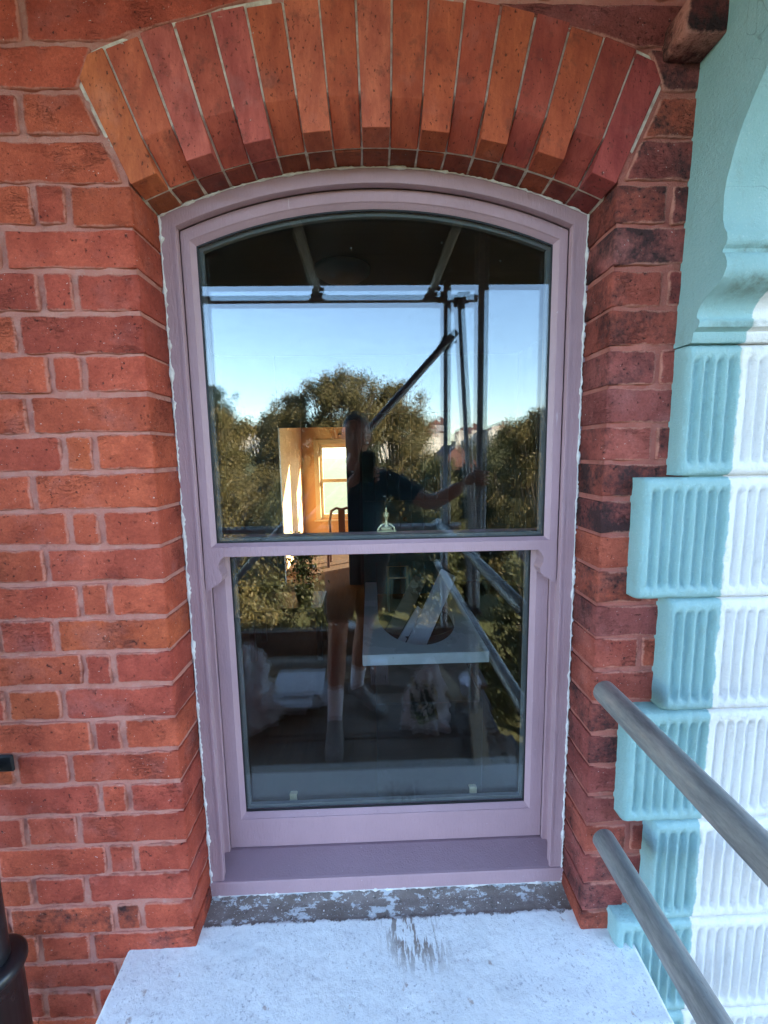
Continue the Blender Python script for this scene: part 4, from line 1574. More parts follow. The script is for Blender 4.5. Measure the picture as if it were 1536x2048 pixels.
body_edges = [(0, 1), (1, 2), (2, 3), (3, 4), (4, 5), (3, 6), (6, 7), (7, 8), (3, 9), (9, 10), (10, 11), (0, 12), (12, 13), (13, 14), (14, 15), (0, 16), (16, 17), (17, 18), (18, 19)]


def lerp(a, b, t):
    return tuple(a[i] + (b[i] - a[i]) * t for i in range(3))


parts = [skin_mesh(body_nodes, body_edges)]


def finger(pts, r0, r1):
    n = len(pts)
    parts.append(skin_mesh([(p, r0 + (r1 - r0) * i / (n - 1)) for i, p in enumerate(pts)], [(i, i + 1) for i in range(n - 1)], 1))


# hand holding the phone: palm behind it, four fingers round its far edge, thumb along the near edge
parts.append(skin_mesh([(WRL, .026), ((-.085, -.935, 1.372), .030), ((-.055, -.925, 1.395), .030), ((-.04, -.922, 1.415), .024)], [(0, 1), (1, 2), (2, 3)], 1))
for i, (zz, ln) in enumerate(((1.372, .0), (1.391, .006), (1.410, .008), (1.429, .004))):
    finger([(-.05, -.922, zz), (-.015, -.918, zz), (.022 + ln * .3, -.914, zz + .002), (.036, -.902, zz + .003), (.030, -.890, zz + .004), (.016 - ln, -.8875, zz + .004)], .0088, .0072)
finger([(-.07, -.93, 1.40), (-.066, -.918, 1.425), (-.062, -.904, 1.445), (-.056, -.893, 1.462)], .0105, .0085)
# hand closed round the upright
parts.append(skin_mesh([(WRR, .026), ((.497, -1.005, 1.36), .030), ((.508, -.995, 1.385), .028)], [(0, 1), (1, 2)], 1))
for i, zz in enumerate((1.345, 1.364, 1.383, 1.402)):
    fp = []
    for a in (200, 150, 105, 60, 20, -15):
        rr = TR + .010
        fp.append((XS + rr * math.cos(math.radians(a)), YI + rr * math.sin(math.radians(a)) * 1.0, zz + .0006 * (a - 100) * .1))
    finger(fp, .0092, .0072)
fp = [(.505, -1.0, 1.38)]
for a in (235, 275, 315):
    rr = TR + .010
    fp.append((XS + rr * math.cos(math.radians(a)), YI + rr * math.sin(math.radians(a)), 1.40 + .01 * (a - 235) / 80))
finger(fp, .0105, .0085)


# head: one lofted skull with brow, nose, lips, chin, ears
def head_mesh(c, s=1.0):
    bm = bmesh.new()
    nu, nv = 32, 26
    rows = []
    for j in range(nv + 1):
        t = j / nv                              # 0 chin .. 1 crown
        z = -0.118 + 0.236 * t
        u = z / 0.118
        base = math.sqrt(max(0.0, 1 - abs(u) ** 2.6))
        ring = []
        for i in range(nu):
            a = 2 * math.pi * i / nu
            fx, fy = math.sin(a), math.cos(a)      # fy = 1 is the face
            wx = 0.074 * base * (1.0 if u > -0.2 else 1 - 0.32 * ((-u - 0.2) / 0.8))
            wy = (0.092 if fy > 0 else 0.100) * base
            if u < -0.35 and fy < 0:
                wy *= 1 - 0.45 * min(1, (-u - 0.35) / 0.5)
            x, y = wx * fx, wy * fy
            fr = max(0.0, fy) ** 6
            if fr > 0.01:
                y += 0.024 * math.exp(-((u + 0.16) / 0.13) ** 2) * math.exp(-(fx / 0.13) ** 2)      # nose tip
                y += 0.012 * math.exp(-((u - 0.05) / 0.16) ** 2) * math.exp(-(fx / 0.10) ** 2)      # bridge
                y += 0.006 * math.exp(-((u - 0.20) / 0.08) ** 2) * math.exp(-(fx / 0.5) ** 2)       # brow
                y -= 0.010 * math.exp(-((u - 0.06) / 0.09) ** 2) * math.exp(-((abs(fx) - 0.38) / 0.16) ** 2)   # sockets
                y += 0.005 * math.exp(-((u + 0.45) / 0.05) ** 2) * math.exp(-(fx / 0.25) ** 2)      # lips
                y -= 0.003 * math.exp(-((u + 0.56) / 0.05) ** 2)
                y += 0.006 * math.exp(-((u + 0.78) / 0.14) ** 2) * math.exp(-(fx / 0.3) ** 2)       # chin
            ring.append(bm.verts.new((c[0] + x * s, c[1] + y * s, c[2] + z * s)))
        rows.append(ring)
    for a, b in zip(rows, rows[1:]):
        for i in range(nu):
            bm.faces.new((a[i], a[(i + 1) % nu], b[(i + 1) % nu], b[i]))
    for sd_ in (-1, 1):                             # ears
        t = bmesh.new()
        bmesh.ops.create_uvsphere(t, u_segments=12, v_segments=8, radius=1.0)
        for v in t.verts:
            v.co = Vector((c[0] + sd_ * (0.074 + v.co.x * 0.010), c[1] - 0.008 + v.co.y * 0.018, c[2] - 0.005 + v.co.z * 0.031))
        join(bm, t)
    me = bpy.data.meshes.new('tmp')
    bm.to_mesh(me)
    bm.free()
    return me


HC = (-.072, -1.19, 1.592)
parts.append(head_mesh(HC))


def flat_torso(v):
    z = v.co.z
    if .80 < z < 1.40 and -.22 < v.co.x < .09 and v.co.y < -1.08:
        v.co.y = -1.24 + (v.co.y + 1.24) * 0.78


meshes_to_obj('body', parts, M['skin'], person, flat_torso)
# hair cap
hb = bmesh.new()
bmesh.ops.create_uvsphere(hb, u_segments=32, v_segments=20, radius=1.0)
for v in list(hb.verts):
    n = v.co.copy()
    k = 1 + 0.05 * fbm(n.x * 6, n.y * 6, n.z * 6, 3)
    v.co = Vector((HC[0] + n.x * 0.079 * k, HC[1] - 0.006 + n.y * 0.100 * k, HC[2] + 0.008 + n.z * 0.120 * k))
dele = [v for v in hb.verts if (v.co.z - HC[2]) < 0.045 + (-0.105 if v.co.y < HC[1] - 0.015 else 0.0) + (0.02 if v.co.y > HC[1] + 0.06 else 0)]
bmesh.ops.delete(hb, geom=dele, context='VERTS')
mkbm('hair', hb, M['hair'], person, True)
for sx_ in (-1, 1):
    lathe('eye', [(0.001, -0.009), (0.007, -0.006), (0.010, 0.0), (0.007, 0.006), (0.001, 0.009)], (HC[0] + sx_ * 0.029, HC[1] + 0.070, HC[2] + 0.008), M['eye'], person, 12, 'Y')

# clothes
tee = [skin_mesh([(lerp(PEL, WAI, .25), .145), (WAI, .138), (CHE, .155), (UPC, .118), (SHR, .078), (lerp(SHR, ELR, .55), .066), (lerp(SHR, ELR, .75), .064), (SHL, .078), (lerp(SHL, ELL, .55), .066), (lerp(SHL, ELL, .75), .064), (lerp(UPC, NEK, .45), .066)],
                 [(0, 1), (1, 2), (2, 3), (3, 4), (4, 5), (5, 6), (3, 7), (7, 8), (8, 9), (3, 10)])]


def tee_sq(v):
    flat_torso(v)
    v.co += Vector((1, .6, .4)) * 0.006 * fbm(v.co.x * 14, v.co.y * 14, v.co.z * 10, 3)


meshes_to_obj('t_shirt', tee, M['tshirt'], person, tee_sq)
sh = [skin_mesh([(PEL, .142), (HPR, .105), (lerp(HPR, KNR, .5), .094), (lerp(HPR, KNR, .86), .088), (HPL, .105), (lerp(HPL, KNL, .5), .094), (lerp(HPL, KNL, .86), .088)], [(0, 1), (1, 2), (2, 3), (0, 4), (4, 5), (5, 6)])]
meshes_to_obj('shorts', sh, M['shorts'], person, tee_sq)
for an, cf_, toe_p in ((ANR, CFR, (.055, -1.04)), (ANL, CFL, (-.205, -.625))):
    meshes_to_obj('sock', [skin_mesh([((an[0], an[1], .06), .042), (an, .042), (lerp(an, cf_, .45), .047), (lerp(an, cf_, .72), .052)], [(0, 1), (1, 2), (2, 3)], 2)], M['sock'], person)
    a2 = Vector((an[0], an[1]))
    t2 = Vector(toe_p)
    d = (t2 - a2).normalized()
    hl = a2 - d * 0.05
    L = (t2 - hl).length
    nrm = Vector((-d.y, d.x))
    # shoe: lofted last, and a sole under it
    sec = [(0.0, .030, .085), (0.06, .037, .105), (0.18, .040, .112), (0.30, .041, .108), (0.42, .042, .088), (0.55, .046, .068), (0.72, .049, .056), (0.88, .044, .046), (0.97, .030, .036), (1.0, .016, .028)]
    bm = bmesh.new()
    rings = []
    for tt, w, h in sec:
        cpt = hl + d * (L * tt)
        ring = []
        for k in range(14):
            a = math.pi * 2 * k / 14
            x, z = math.cos(a) * w, 0.024 + (h - 0.024) * (0.5 + 0.5 * math.sin(a)) ** 0.8
            ring.append(bm.verts.new((cpt.x + nrm.x * x, cpt.y + nrm.y * x, z)))
        rings.append(ring)
    for p_, q_ in zip(rings, rings[1:]):
        for k in range(14):
            bm.faces.new((p_[k], p_[(k + 1) % 14], q_[(k + 1) % 14], q_[k]))
    bm.faces.new(rings[0])
    bm.faces.new(rings[-1][::-1])
    shoe = mkbm('shoe', bm, M['shoe'], person, True)
    ol = []
    for tt, w, h in sec:
        cpt = hl + d * (L * tt)
        ol.append(cpt + nrm * (w + .004))
    for tt, w, h in sec[::-1]:
        cpt = hl + d * (L * tt)
        ol.append(cpt - nrm * (w + .004))
    n = len(ol)
    so = mk('sole', [(q.x, q.y, .002) for q in ol] + [(q.x, q.y, .027) for q in ol], [tuple(range(n)), tuple(range(n, 2 * n))] + [(i, (i + 1) % n, n + (i + 1) % n, n + i) for i in range(n)], M['sole'], shoe)
    for k in range(4):
        cpt = hl + d * (L * (.40 + .07 * k))
        tube('lace', [(cpt.x + nrm.x * .026, cpt.y + nrm.y * .026, .092 - .011 * k), (cpt.x, cpt.y, .105 - .012 * k), (cpt.x - nrm.x * .026, cpt.y - nrm.y * .026, .092 - .011 * k)], .0025, M['sole'], shoe, 6)
ph = thing('smartphone', 'black smartphone held upright in the photographer\'s hand', 'phone', (-0.013, -0.902, 1.362))
box('body', -0.052, 0.026, -0.906, -0.898, 1.362, 1.512, M['phone'], ph, 0.003, None, 2)
box('camera_bump', -0.016, 0.022, -0.8978, -0.8962, 1.470, 1.508, M['phone'], ph, 0.0005)
for lx, lz in ((0.004, 1.498), (-0.007, 1.480)):
    lathe('lens', [(0.006, 0.0), (0.006, 0.0008), (0.0045, 0.0010)], (lx + (0.004 if lz > 1.49 else 0), -0.8960, lz - 0.004), M['gasket'], ph, 14, 'Y')

# ================================================================== ROOMS BEHIND THE GLASS
def struct(o):
    o['kind'] = 'structure'
    return o


ZF, ZCL = -0.10, 2.62
Y1, Y2, Y3 = 0.305, 4.4, 6.9
struct(box('room_floor', -3.2, 3.6, Y1, Y3 + 0.1, ZF - 0.1, ZF, M['floor']))
struct(box('room_ceiling', -3.2, 3.6, Y1, Y3 + 0.1, ZCL, ZCL + 0.15, M['ceiling']))
struct(box('room_wall_left', -1.82, -1.72, Y1, Y2 + 0.12, ZF, ZCL, M['greyblue']))
struct(box('room_wall_right', 1.75, 1.85, Y1, Y2 + 0.12, ZF, ZCL, M['teal_dark']))
DX0, DX1, DZ = -1.09, -0.262, 1.82
struct(box('partition_wall', -1.719, DX0, Y2, Y2 + 0.12, ZF, ZCL, M['greyblue']))
struct(box('partition_wall', DX1, 1.749, Y2, Y2 + 0.12, ZF, ZCL, M['teal_dark']))
struct(box('partition_wall', DX0 + .001, DX1 - .001, Y2, Y2 + 0.12, DZ, ZCL, M['teal_dark']))
struct(box('room_wall_inner', -1.7, XL - 0.03, 0.301, 0.315, ZF, ZCL, M['teal_dark']))
struct(box('room_wall_inner', XR + 0.03, 1.74, 0.301, 0.315, ZF, ZCL, M['teal_dark']))
# sunny room beyond
struct(box('sunny_room_wall_left', -1.30, -1.20, Y2 + 0.121, Y3, ZF, ZCL, M['peach']))
struct(box('sunny_room_wall_right', 3.0, 3.1, Y2 + 0.121, Y3, ZF, ZCL, M['peach']))
WX0, WX1, WZ0, WZ1 = -0.90, 0.20, 0.36, 1.66
for x0, x1, z0, z1 in ((-1.30, WX0, ZF, ZCL), (WX1, 0.60, ZF, ZCL), (2.6, 3.1, ZF, ZCL), (0.6005, 2.5995, 2.58, ZCL), (WX0 + .0005, WX1 - .0005, ZF, WZ0), (WX0 + .0005, WX1 - .0005, WZ1, ZCL)):
    struct(box('sunny_room_wall_back', x0, x1, Y3 + .001, Y3 + 0.25, z0, z1, M['peach']))
bw = thing('far_sash_window', 'cream framed sash window in the peach wall of the sunny room', 'window', ((WX0 + WX1) / 2, Y3, WZ0))
box('architrave', WX0 - 0.09, WX0 - 0.002, Y3 - 0.025, Y3 - 0.001, WZ0 - 0.02, WZ1 + 0.09, M['cream'], bw, 0.006)
box('architrave', WX1 + 0.002, WX1 + 0.09, Y3 - 0.025, Y3 - 0.001, WZ0 - 0.02, WZ1 + 0.09, M['cream'], bw, 0.006)
box('architrave', WX0 - 0.0015, WX1 + 0.0015, Y3 - 0.024, Y3 - 0.001, WZ1 + 0.002, WZ1 + 0.09, M['cream'], bw, 0.006)
box('window_board', WX0 - 0.12, WX1 + 0.12, Y3 - 0.06, Y3 + 0.06, WZ0 - 0.045, WZ0 - 0.021, M['cream'], bw, 0.004)
for x0, x1, z0, z1, yy in ((WX0, WX0 + .05, WZ0, WZ1, .05), (WX1 - .05, WX1, WZ0, WZ1, .05), (WX0 + .0505, WX1 - .0505, WZ1 - .06, WZ1, .05), (WX0 + .0505, WX1 - .0505, WZ0, WZ0 + .07, .05), (WX0 + .0505, WX1 - .0505, 1.0, 1.06, .05)):
    box('sash_bar', x0, x1, Y3 + yy, Y3 + yy + .04, z0, z1, M['cream'], bw, 0.004)
mk('glass_pane', [(WX0 + .05, Y3 + .07, WZ0 + .06), (WX1 - .05, Y3 + .07, WZ0 + .06), (WX1 - .05, Y3 + .07, 1.005), (WX0 + .05, Y3 + .07, 1.005)], [(0, 1, 2, 3)], M['glass'], bw)
mk('glass_pane', [(WX0 + .05, Y3 + .072, 1.055), (WX1 - .05, Y3 + .072, 1.055), (WX1 - .05, Y3 + .072, WZ1 - .05), (WX0 + .05, Y3 + .072, WZ1 - .05)], [(0, 1, 2, 3)], M['glass'], bw)
sun_open = thing('added_sun_opening', 'tall cream framed opening added out of view to let sun into the sunny room', 'window', (1.6, Y3, ZF))  # added opening, hidden by the partition, brings sun onto the left wall
for x0, x1, z0, z1 in ((0.601, 0.65, ZF + .001, 2.579), (2.55, 2.599, ZF + .001, 2.579), (0.6505, 2.5495, 2.53, 2.579), (0.6505, 2.5495, ZF + .002, 0.06)):
    box('opening_bar', x0, x1, Y3 + .05, Y3 + .10, z0, z1, M['cream'], sun_open, .004)
hk = thing('coat_hooks', 'two small dark hooks high on the peach wall', 'hooks', (-0.44, Y3 - .01, 1.84))
for i in range(2):
    box('hook', -0.56 + .13 * i, -0.50 + .13 * i, Y3 - .03, Y3 - .001, 1.82, 1.845, M['darkwood'], hk, 0.003)
# doorway lining
dl = thing('door_lining', 'dark teal timber lining round the doorway to the sunny room', 'door frame', (DX0, Y2, ZF))
box('post', DX0 - .06, DX0 + .012, Y2 - .02, Y2 - .001, ZF + .001, DZ + .06, M['greyblue'], dl, .004)
box('post', DX1 - .03, DX1 + .12, Y2 - .04, Y2 - .001, ZF + .001, DZ + .06, M['teal_dark'], dl, .004)
box('head', DX0 + .0125, DX1 - .0305, Y2 - .02, Y2 - .001, DZ - .012, DZ + .06, M['teal_dark'], dl, .004)
# plank door swung open against the partition
pd = thing('plank_door', 'teal door of vertical planks standing against the dark partition', 'door', (0.35, 3.9, ZF))
for i in range(7):
    box('plank', -0.10 + .135 * i, 0.032 + .135 * i, 3.90, 3.93, ZF + .02, 1.92, M['teal'], pd, .005)
for zz in (0.35, 0.92, 1.65):
    box('ledge', -0.10, 0.842, 3.878, 3.899, zz - .06, zz + .06, M['teal'], pd, .004)
lathe('knob', [(0.008, 0), (0.008, -.03), (0.026, -.04), (0.024, -.06), (0.01, -.065)], (0.36, 3.895, 0.78), M['blackplastic'], pd, 14, 'Y')
# panelling on the right wall: vertical boards
for i in range(20):
    o = box('wall_board', 1.735, 1.7495, 0.40 + .2 * i, 0.594 + .2 * i, ZF + .001, 1.3, M['teal'], None, .004)
    o.parent = bpy.data.objects['room_wall_right']
# vanity counter with round basin hole
vc = thing('vanity_counter', 'white counter with a U-shaped cutout inside the dark room', 'counter', (0.22, 1.25, ZF))
bm = bmesh.new()
inn_o = [((0.02, 1.78), (-0.05, 1.78))]
n = 28
for i in range(n + 1):
    a = math.pi + math.pi * i / n
    ca, sa = math.cos(a), math.sin(a)
    k = 1 / max(abs(ca), abs(sa))
    inn_o.append(((0.205 + 0.185 * ca, 1.20 + 0.34 * sa), (0.205 + 0.255 * max(-1, min(1, ca * k)), 1.20 + 0.42 * max(-1, min(1, sa * k)))))
inn_o.append(((0.39, 1.78), (0.46, 1.78)))
ov = [[(bm.verts.new((*p_, z)), bm.verts.new((*q_, z))) for p_, q_ in inn_o] for z in (0.70, 0.655)]
for i in range(len(inn_o) - 1):
    for lv in (0, 1):
        bm.faces.new((ov[lv][i][0], ov[lv][i + 1][0], ov[lv][i + 1][1], ov[lv][i][1]))
    for q in (0, 1):
        bm.faces.new((ov[0][i][q], ov[0][i + 1][q], ov[1][i + 1][q], ov[1][i][q]))
for i in (0, -1):
    bm.faces.new((ov[0][i][0], ov[0][i][1], ov[1][i][1], ov[1][i][0]))
mkbm('top', bm, M['counter'], vc)
lathe('basin', [(0.02, 0.46), (0.12, 0.47), (0.17, 0.54), (0.19, 0.652), (0.198, 0.652), (0.18, 0.53), (0.12, 0.455), (0.02, 0.445)], (0.215, 1.24, 0), M['gasket'], vc, 28)
box('cabinet', 0.0, 0.46, 0.86, 1.70, ZF + .001, 0.44, M['gasket'], vc, .005)
lean_board('wide pale primed board propped in the cutout of the white counter', (0.172, 1.00, 0.605), (0.378, 1.25, 0.895), 0.085, 0.018, M['whiteboard'])
lean_board('narrow pale strip beside the wide board in the counter cutout', (0.10, 1.02, 0.61), (0.225, 1.17, 0.745), 0.035, 0.015, M['whiteboard'])
lean_board('brown board propped behind the pale strip in the counter cutout', (0.07, 1.10, 0.62), (0.24, 1.30, 0.86), 0.07, 0.015, M['board'])
br = thing('towel_rail', 'small brass rail standing behind the white counter', 'rail', (0.2, 2.0, ZF))
tube('rail', [(0.10, 2.0, ZF + .001), (0.10, 2.0, 0.74), (0.23, 2.0, 0.74), (0.23, 2.0, ZF + .001)], .008, M['brass'], br, 10)
tube('crossbar', [(0.10, 2.0, 0.66), (0.23, 2.0, 0.66)], .006, M['brass'], br, 8)
# plant on a dark low table by the doorway
tb = thing('side_table', 'low dark side table in front of the doorway', 'table', (-0.6, 2.6, ZF))
box('tabletop', -0.98, -0.40, 2.38, 2.80, 0.30, 0.33, M['darkwood'], tb, .004)
for x, y in ((-.95, 2.41), (-.43, 2.41), (-.95, 2.77), (-.43, 2.77)):
    box('leg', x - .02, x + .02, y - .02, y + .02, ZF + .001, 0.2995, M['darkwood'], tb, .003)
pp = thing('potted_plant', 'bushy green pot plant on the low dark table', 'plant', (-0.56, 2.58, 0.331))
lathe('pot', [(0.06, 0.331), (0.08, 0.43), (0.085, 0.44), (0.075, 0.44), (0.06, 0.40)], (-0.56, 2.58, 0), M['pot'], pp, 20)


def leaves(name, centres, n, size, mat, parent, seed, squash=1.0):
    """many small leaf quads spread over the shells of clumps; centres: (x,y,z,rx,ry,rz)"""
    rs = np.random.RandomState(seed)
    C_ = np.array(centres, float)
    w = C_[:, 3] * C_[:, 5]
    pick = rs.choice(len(C_), n, p=w / w.sum())
    d = rs.normal(size=(n, 3))
    d /= np.linalg.norm(d, axis=1)[:, None]
    rad = np.abs(rs.normal(0.62, 0.36, n))
    p = C_[pick, :3] + d * C_[pick, 3:6] * rad[:, None]
    nrm = d * 0.8 + rs.normal(scale=1.0, size=(n, 3))
    nrm /= np.linalg.norm(nrm, axis=1)[:, None]
    t = np.cross(nrm, rs.normal(size=(n, 3)))
    t /= np.linalg.norm(t, axis=1)[:, None]
    b = np.cross(nrm, t)
    s_ = size * rs.uniform(0.55, 1.3, n)[:, None]
    off_ = off(parent)
    p = p - np.array(off_)
    v = np.stack([p - t * s_ * .9, p - b * s_ * .42 + t * s_ * .05, p + t * s_ * .9, p + b * s_ * .42 + t * s_ * .05], 1).reshape(-1, 3)
    me = bpy.data.meshes.new(name)
    me.vertices.add(n * 4)
    me.vertices.foreach_set('co', v.ravel())
    me.loops.add(n * 4)
    me.loops.foreach_set('vertex_index', np.arange(n * 4))
    me.polygons.add(n)
    me.polygons.foreach_set('loop_start', np.arange(n) * 4)
    me.polygons.foreach_set('loop_total', np.full(n, 4))
    me.update()
    tone = np.repeat(np.clip(0.5 + 0.28 * rs.normal(size=n) + 0.22 * (rs.rand(len(C_))[pick] - .5), 0, 1), 4)
    a = me.attributes.new('tone', 'FLOAT', 'POINT')
    a.data.foreach_set('value', tone.astype(np.float32))
    me.materials.append(mat)
    return link(bpy.data.objects.new(name, me), parent)


leaves('foliage', [(-.56, 2.58, .58, .13, .13, .14), (-.60, 2.58, .74, .08, .08, .14), (-.52, 2.55, .70, .07, .08, .10)], 900, .02, M['leaf_house'], pp, 3)
tube('stem', [(-.56, 2.58, .40), (-.57, 2.58, .56), (-.59, 2.58, .72)], .008, M['bark'], pp, 8)
# dining chair in the sunny room
ch = thing('dining_chair', 'dark wooden chair with a pierced splat back by the sunny window', 'chair', (-0.45, 5.6, ZF))
cb_ = bmesh.new()
add_tube(cb_, [(-.62, 5.55, .32), (-.63, 5.58, .50), (-.60, 5.6, .66), (-.53, 5.61, .70), (-.45, 5.61, .68), (-.37, 5.61, .70), (-.30, 5.6, .66), (-.27, 5.58, .50), (-.28, 5.55, .32)], .02, 8)
mkbm('back_frame', cb_, M['darkwood'], ch, True)
box('splat', -.50, -.40, 5.575, 5.595, .30, .68, M['darkwood'], ch, .004)
box('seat', -.66, -.24, 5.20, 5.60, .27, .32, M['darkwood'], ch, .01)
for x, y in ((-.63, 5.24), (-.27, 5.24), (-.63, 5.56), (-.27, 5.56)):
    box('leg', x - .018, x + .018, y - .018, y + .018, ZF + .001, .2695, M['darkwood'], ch, .003)
cl = thing('ceiling_light', 'round opal ceiling light in the dark room', 'light', (-0.15, 1.98, ZCL))
lathe('bowl', [(0.17, ZCL - .001), (0.165, ZCL - .03), (0.12, ZCL - .06), (0.03, ZCL - .07)], (-0.15, 1.98, 0), M['fargrey'], cl, 28)

# ================================================================== GARDENS, TREES AND TOWN BEHIND THE CAMERA
GZ = -7.0
bm = bmesh.new()
N = 60
gg = []


def ground_z(x, y):
    d = math.hypot(x, y)
    z = GZ + 0.35 * fbm(x * .05, y * .05, 2, 3)
    if y < -55:
        z += 13.5 * min(1.0, (-y - 55) / 120.0) ** 1.3 * (1 + 0.2 * fbm(x * .012, 5, 1, 2))
    return z


gx = [s_ * (abs(t) ** 2.2) * 900 for t in [i / N * 2 - 1 for i in range(N + 1)] for s_ in [1 if t >= 0 else -1]]
for y in gx:
    gg.append([bm.verts.new((x, y, ground_z(x, y))) for x in gx])
for a in range(N):
    for b in range(N):
        bm.faces.new((gg[a][b], gg[a][b + 1], gg[a + 1][b + 1], gg[a + 1][b]))
struct(mkbm('ground', bm, M['grass'], None, True))


def tree(label, x, y, top, rad, mat, n, seed, leaf=.13, bottom=None, group='trees in the gardens behind the scaffold', name='garden_tree', cat='tree'):
    r_ = random.Random(seed)
    gz = ground_z(x, y)
    t = thing(name, label, cat, (x, y, gz), group)
    bottom = bottom if bottom is not None else gz + 0.9
    H = top - bottom
    cs = []
    for i in range(130):
        u = r_.random()
        zz = bottom + H * (0.06 + 0.84 * u)
        env = math.sin(math.pi * min(1, 0.30 + 0.62 * u)) ** 0.7
        a = r_.uniform(0, 2 * math.pi)
        q = rad * env * math.sqrt(r_.random()) * .92
        cr = rad * r_.uniform(.13, .30)
        cs.append((x + q * math.cos(a), y + q * math.sin(a), zz, cr, cr, cr * .85))
    for i in range(16):
        a = r_.uniform(0, 2 * math.pi)
        q = rad * r_.uniform(0, .8)
        cr = rad * r_.uniform(.10, .20)
        cs.append((x + q * math.cos(a), y + q * math.sin(a), top - cr * r_.uniform(.8, 1.6) - .55 * q * q / rad, cr, cr, cr))
    leaves('crown', cs, int(n * 3.9), leaf * 0.74, mat, t, seed)
    bm = bmesh.new()
    ht = bottom + H * .55
    tr_ = .05 * (top - gz) ** .8
    add_tube(bm, [(x, y, gz - .1), (x + .1, y, gz + (ht - gz) * .4), (x - .05, y + .1, gz + (ht - gz) * .75), (x, y, ht)], [tr_, tr_ * .75, tr_ * .55, tr_ * .25], 9)
    for c in cs[:10] + cs[-14:]:
        s0 = Vector((x, y, bottom + H * r_.uniform(.05, .45)))
        e0 = Vector(c[:3])
        add_tube(bm, [s0, s0.lerp(e0, .5) + Vector((0, 0, -.15)), e0], [tr_ * .35, tr_ * .2, .02], 6)
    mkbm('trunk', bm, M['bark'], t, True)
    return t


tree('broad olive-gold tree with the highest feathery crown', -1.4, -23.0, 6.2, 2.9, M['leaf_gold'], 15000, 1)
tree('olive-gold tree left of the highest crown', -4.3, -24.5, 5.1, 2.8, M['leaf_gold'], 13000, 2)
tree('olive-gold tree with a feathery crown beside the brace', 1.5, -24.0, 5.7, 2.9, M['leaf_gold'], 13000, 3)
tree('tall dark evergreen behind the olive-gold trees', -10.2, -29.0, 6.2, 2.4, M['leaf_dark'], 9000, 4)
tree('low golden tree filling the gap before the dark evergreen', -7.6, -22.0, 3.9, 2.8, M['leaf_gold'], 12000, 5)
tree('dense olive tree beyond the uprights', 8.0, -19.5, 3.5, 2.7, M['leaf_gold'], 14000, 6)
tree('dense olive tree at the garden\'s far corner', 12.0, -21.0, 3.9, 3.4, M['leaf_olive'], 12000, 7)
tree('dark bushy tree under the red chimney', 5.1, -21.5, 0.9, 1.7, M['leaf_dark'], 9000, 8)
tree('small dark tree in front of the red-roofed house', 3.1, -19.0, 1.4, 1.5, M['leaf_olive'], 8000, 9)
tree('olive-gold tree closing the row before the dark evergreen', -5.9, -26.5, 4.3, 2.4, M['leaf_gold'], 9000, 14)
tree('wide golden tree at the end of the garden row', -12.6, -21.0, 3.4, 3.2, M['leaf_gold'], 11000, 10)
tree('mid-height olive tree below the highest crown', -2.6, -17.5, 1.0, 2.6, M['leaf_olive'], 11000, 11)
tree('mid-height golden tree below the row', -6.4, -17.0, 1.2, 2.4, M['leaf_gold'], 10000, 12)
for i, (x, y, tp, rd) in enumerate(((-4.0, -11.5, -2.6, 1.5), (-1.0, -12.5, -3.0, 1.6), (2.0, -12.0, -3.4, 1.5), (4.6, -11.0, -1.6, 1.7), (7.2, -12.5, -2.6, 1.8), (-7.0, -12.0, -2.4, 1.7))):
    tree('rounded garden shrub below the trees', x, y, tp, rd, M['leaf_olive'] if i % 2 else M['leaf_gold'], 5000, 40 + i, .10, GZ + .4, 'garden shrubs below the trees', 'garden_shrub', 'shrub')
for i, (x, y, tp) in enumerate(((-24, -44, 7.0), (-17, -46, 5.5), (15, -48, 4.2), (22, -42, 5.0), (30, -50, 6.0), (-32, -48, 7.5), (10.5, -46, 2.6), (-2, -50, 5.0))):
    tree('distant dark tree among the houses', x, y, tp, 3.8, M['leaf_dark'] if i % 2 else M['leaf_olive'], 5000, 60 + i, .22, None, 'distant trees among the houses')


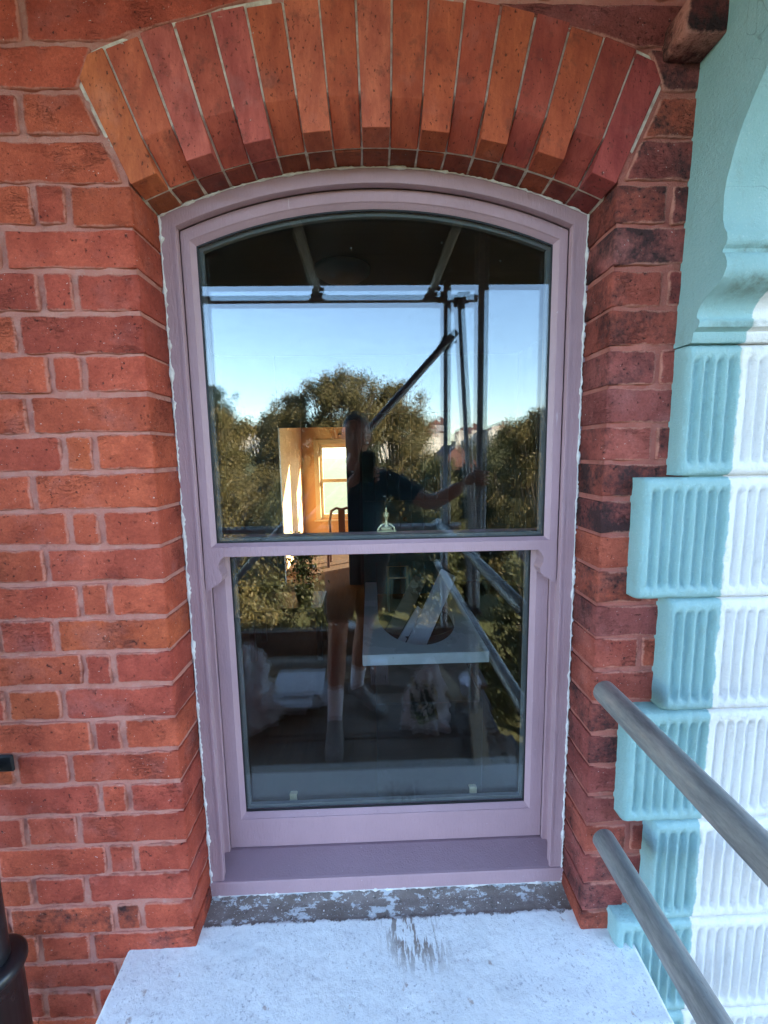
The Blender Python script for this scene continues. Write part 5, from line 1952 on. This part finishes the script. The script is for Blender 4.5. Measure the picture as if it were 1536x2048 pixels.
def far_house(label, x, y, w, d, wallz, ridge, wmat, group=None, chimney=True, rotz=0.0):
    gz = min(ground_z(x, y), ground_z(x + w / 2, y), ground_z(x - w / 2, y)) - .3
    t = thing('far_house', label, 'house', (x, y, gz), group)
    box('walls', x - w / 2, x + w / 2, y - d / 2, y + d / 2, gz, wallz, wmat, t)
    extrude = [(x - w / 2 - .3, wallz), (x, ridge), (x + w / 2 + .3, wallz)]
    v = [(a, y + d / 2 + .3, b) for a, b in extrude] + [(a, y - d / 2 - .3, b) for a, b in extrude]
    rf = mk('roof', v, [(0, 1, 2), (5, 4, 3), (0, 1, 4, 3), (1, 2, 5, 4), (2, 0, 3, 5)], M['roofslate'], t)
    if chimney:
        cz = wallz + (ridge - wallz) * .6
        cbm = bmesh.new()
        add_box(cbm, x + w * .24, x + w * .24 + .7, y + .3, y + 1.4, wallz + .3, ridge + 1.3)
        add_box(cbm, x + w * .24 - .08, x + w * .24 + .78, y + .22, y + 1.48, ridge + 1.3, ridge + 1.5)
        for q in range(2):
            add_lathe(cbm, [(.13, 0), (.11, .5)], (x + w * .24 + .35, y + .55 + .6 * q, ridge + 1.5), 8)
        mkbm('chimney', cbm, M['redbrickfar'], rf)
    nwin = max(2, int(w / 2.6))
    for i in range(nwin):
        for q in range(3):
            zz = wallz - 1.9 - 2.8 * q
            if zz < gz + .5:
                continue
            xx = x - w / 2 + w * (i + .5) / nwin
            wn_ = box('window', xx - .5, xx + .5, y + d / 2 + .001, y + d / 2 + .06, zz, zz + 1.4, M['farwhite'], t)
            box('pane', xx - .4, xx + .4, y + d / 2 + .061, y + d / 2 + .07, zz + .1, zz + 1.3, M['darkglass'], wn_)
    return t


far_house('cream house with red roof and tall red chimney between the trees', 6.6, -36.0, 3.2, 7.0, 0.2, 2.0, M['farwhite'])
tree('dark tree closing the gap beside the cream house', 9.0, -29.0, 1.6, 2.6, M['leaf_olive'], 9000, 13)
r = random.Random(77)
for i in range(16):
    x = -60 + 9.5 * i + r.uniform(-2, 2)
    y = -125 - r.uniform(0, 35)
    gz = ground_z(x, y)
    w = r.uniform(7, 13)
    wz = gz + r.uniform(4.5, 7.5)
    far_house('small pale house on the distant hillside', x, y, w, 8, wz, wz + r.uniform(1.5, 3), M['farwhite'] if i % 3 else M['fargrey'], 'pale houses on the distant hillside', i % 2 == 0)
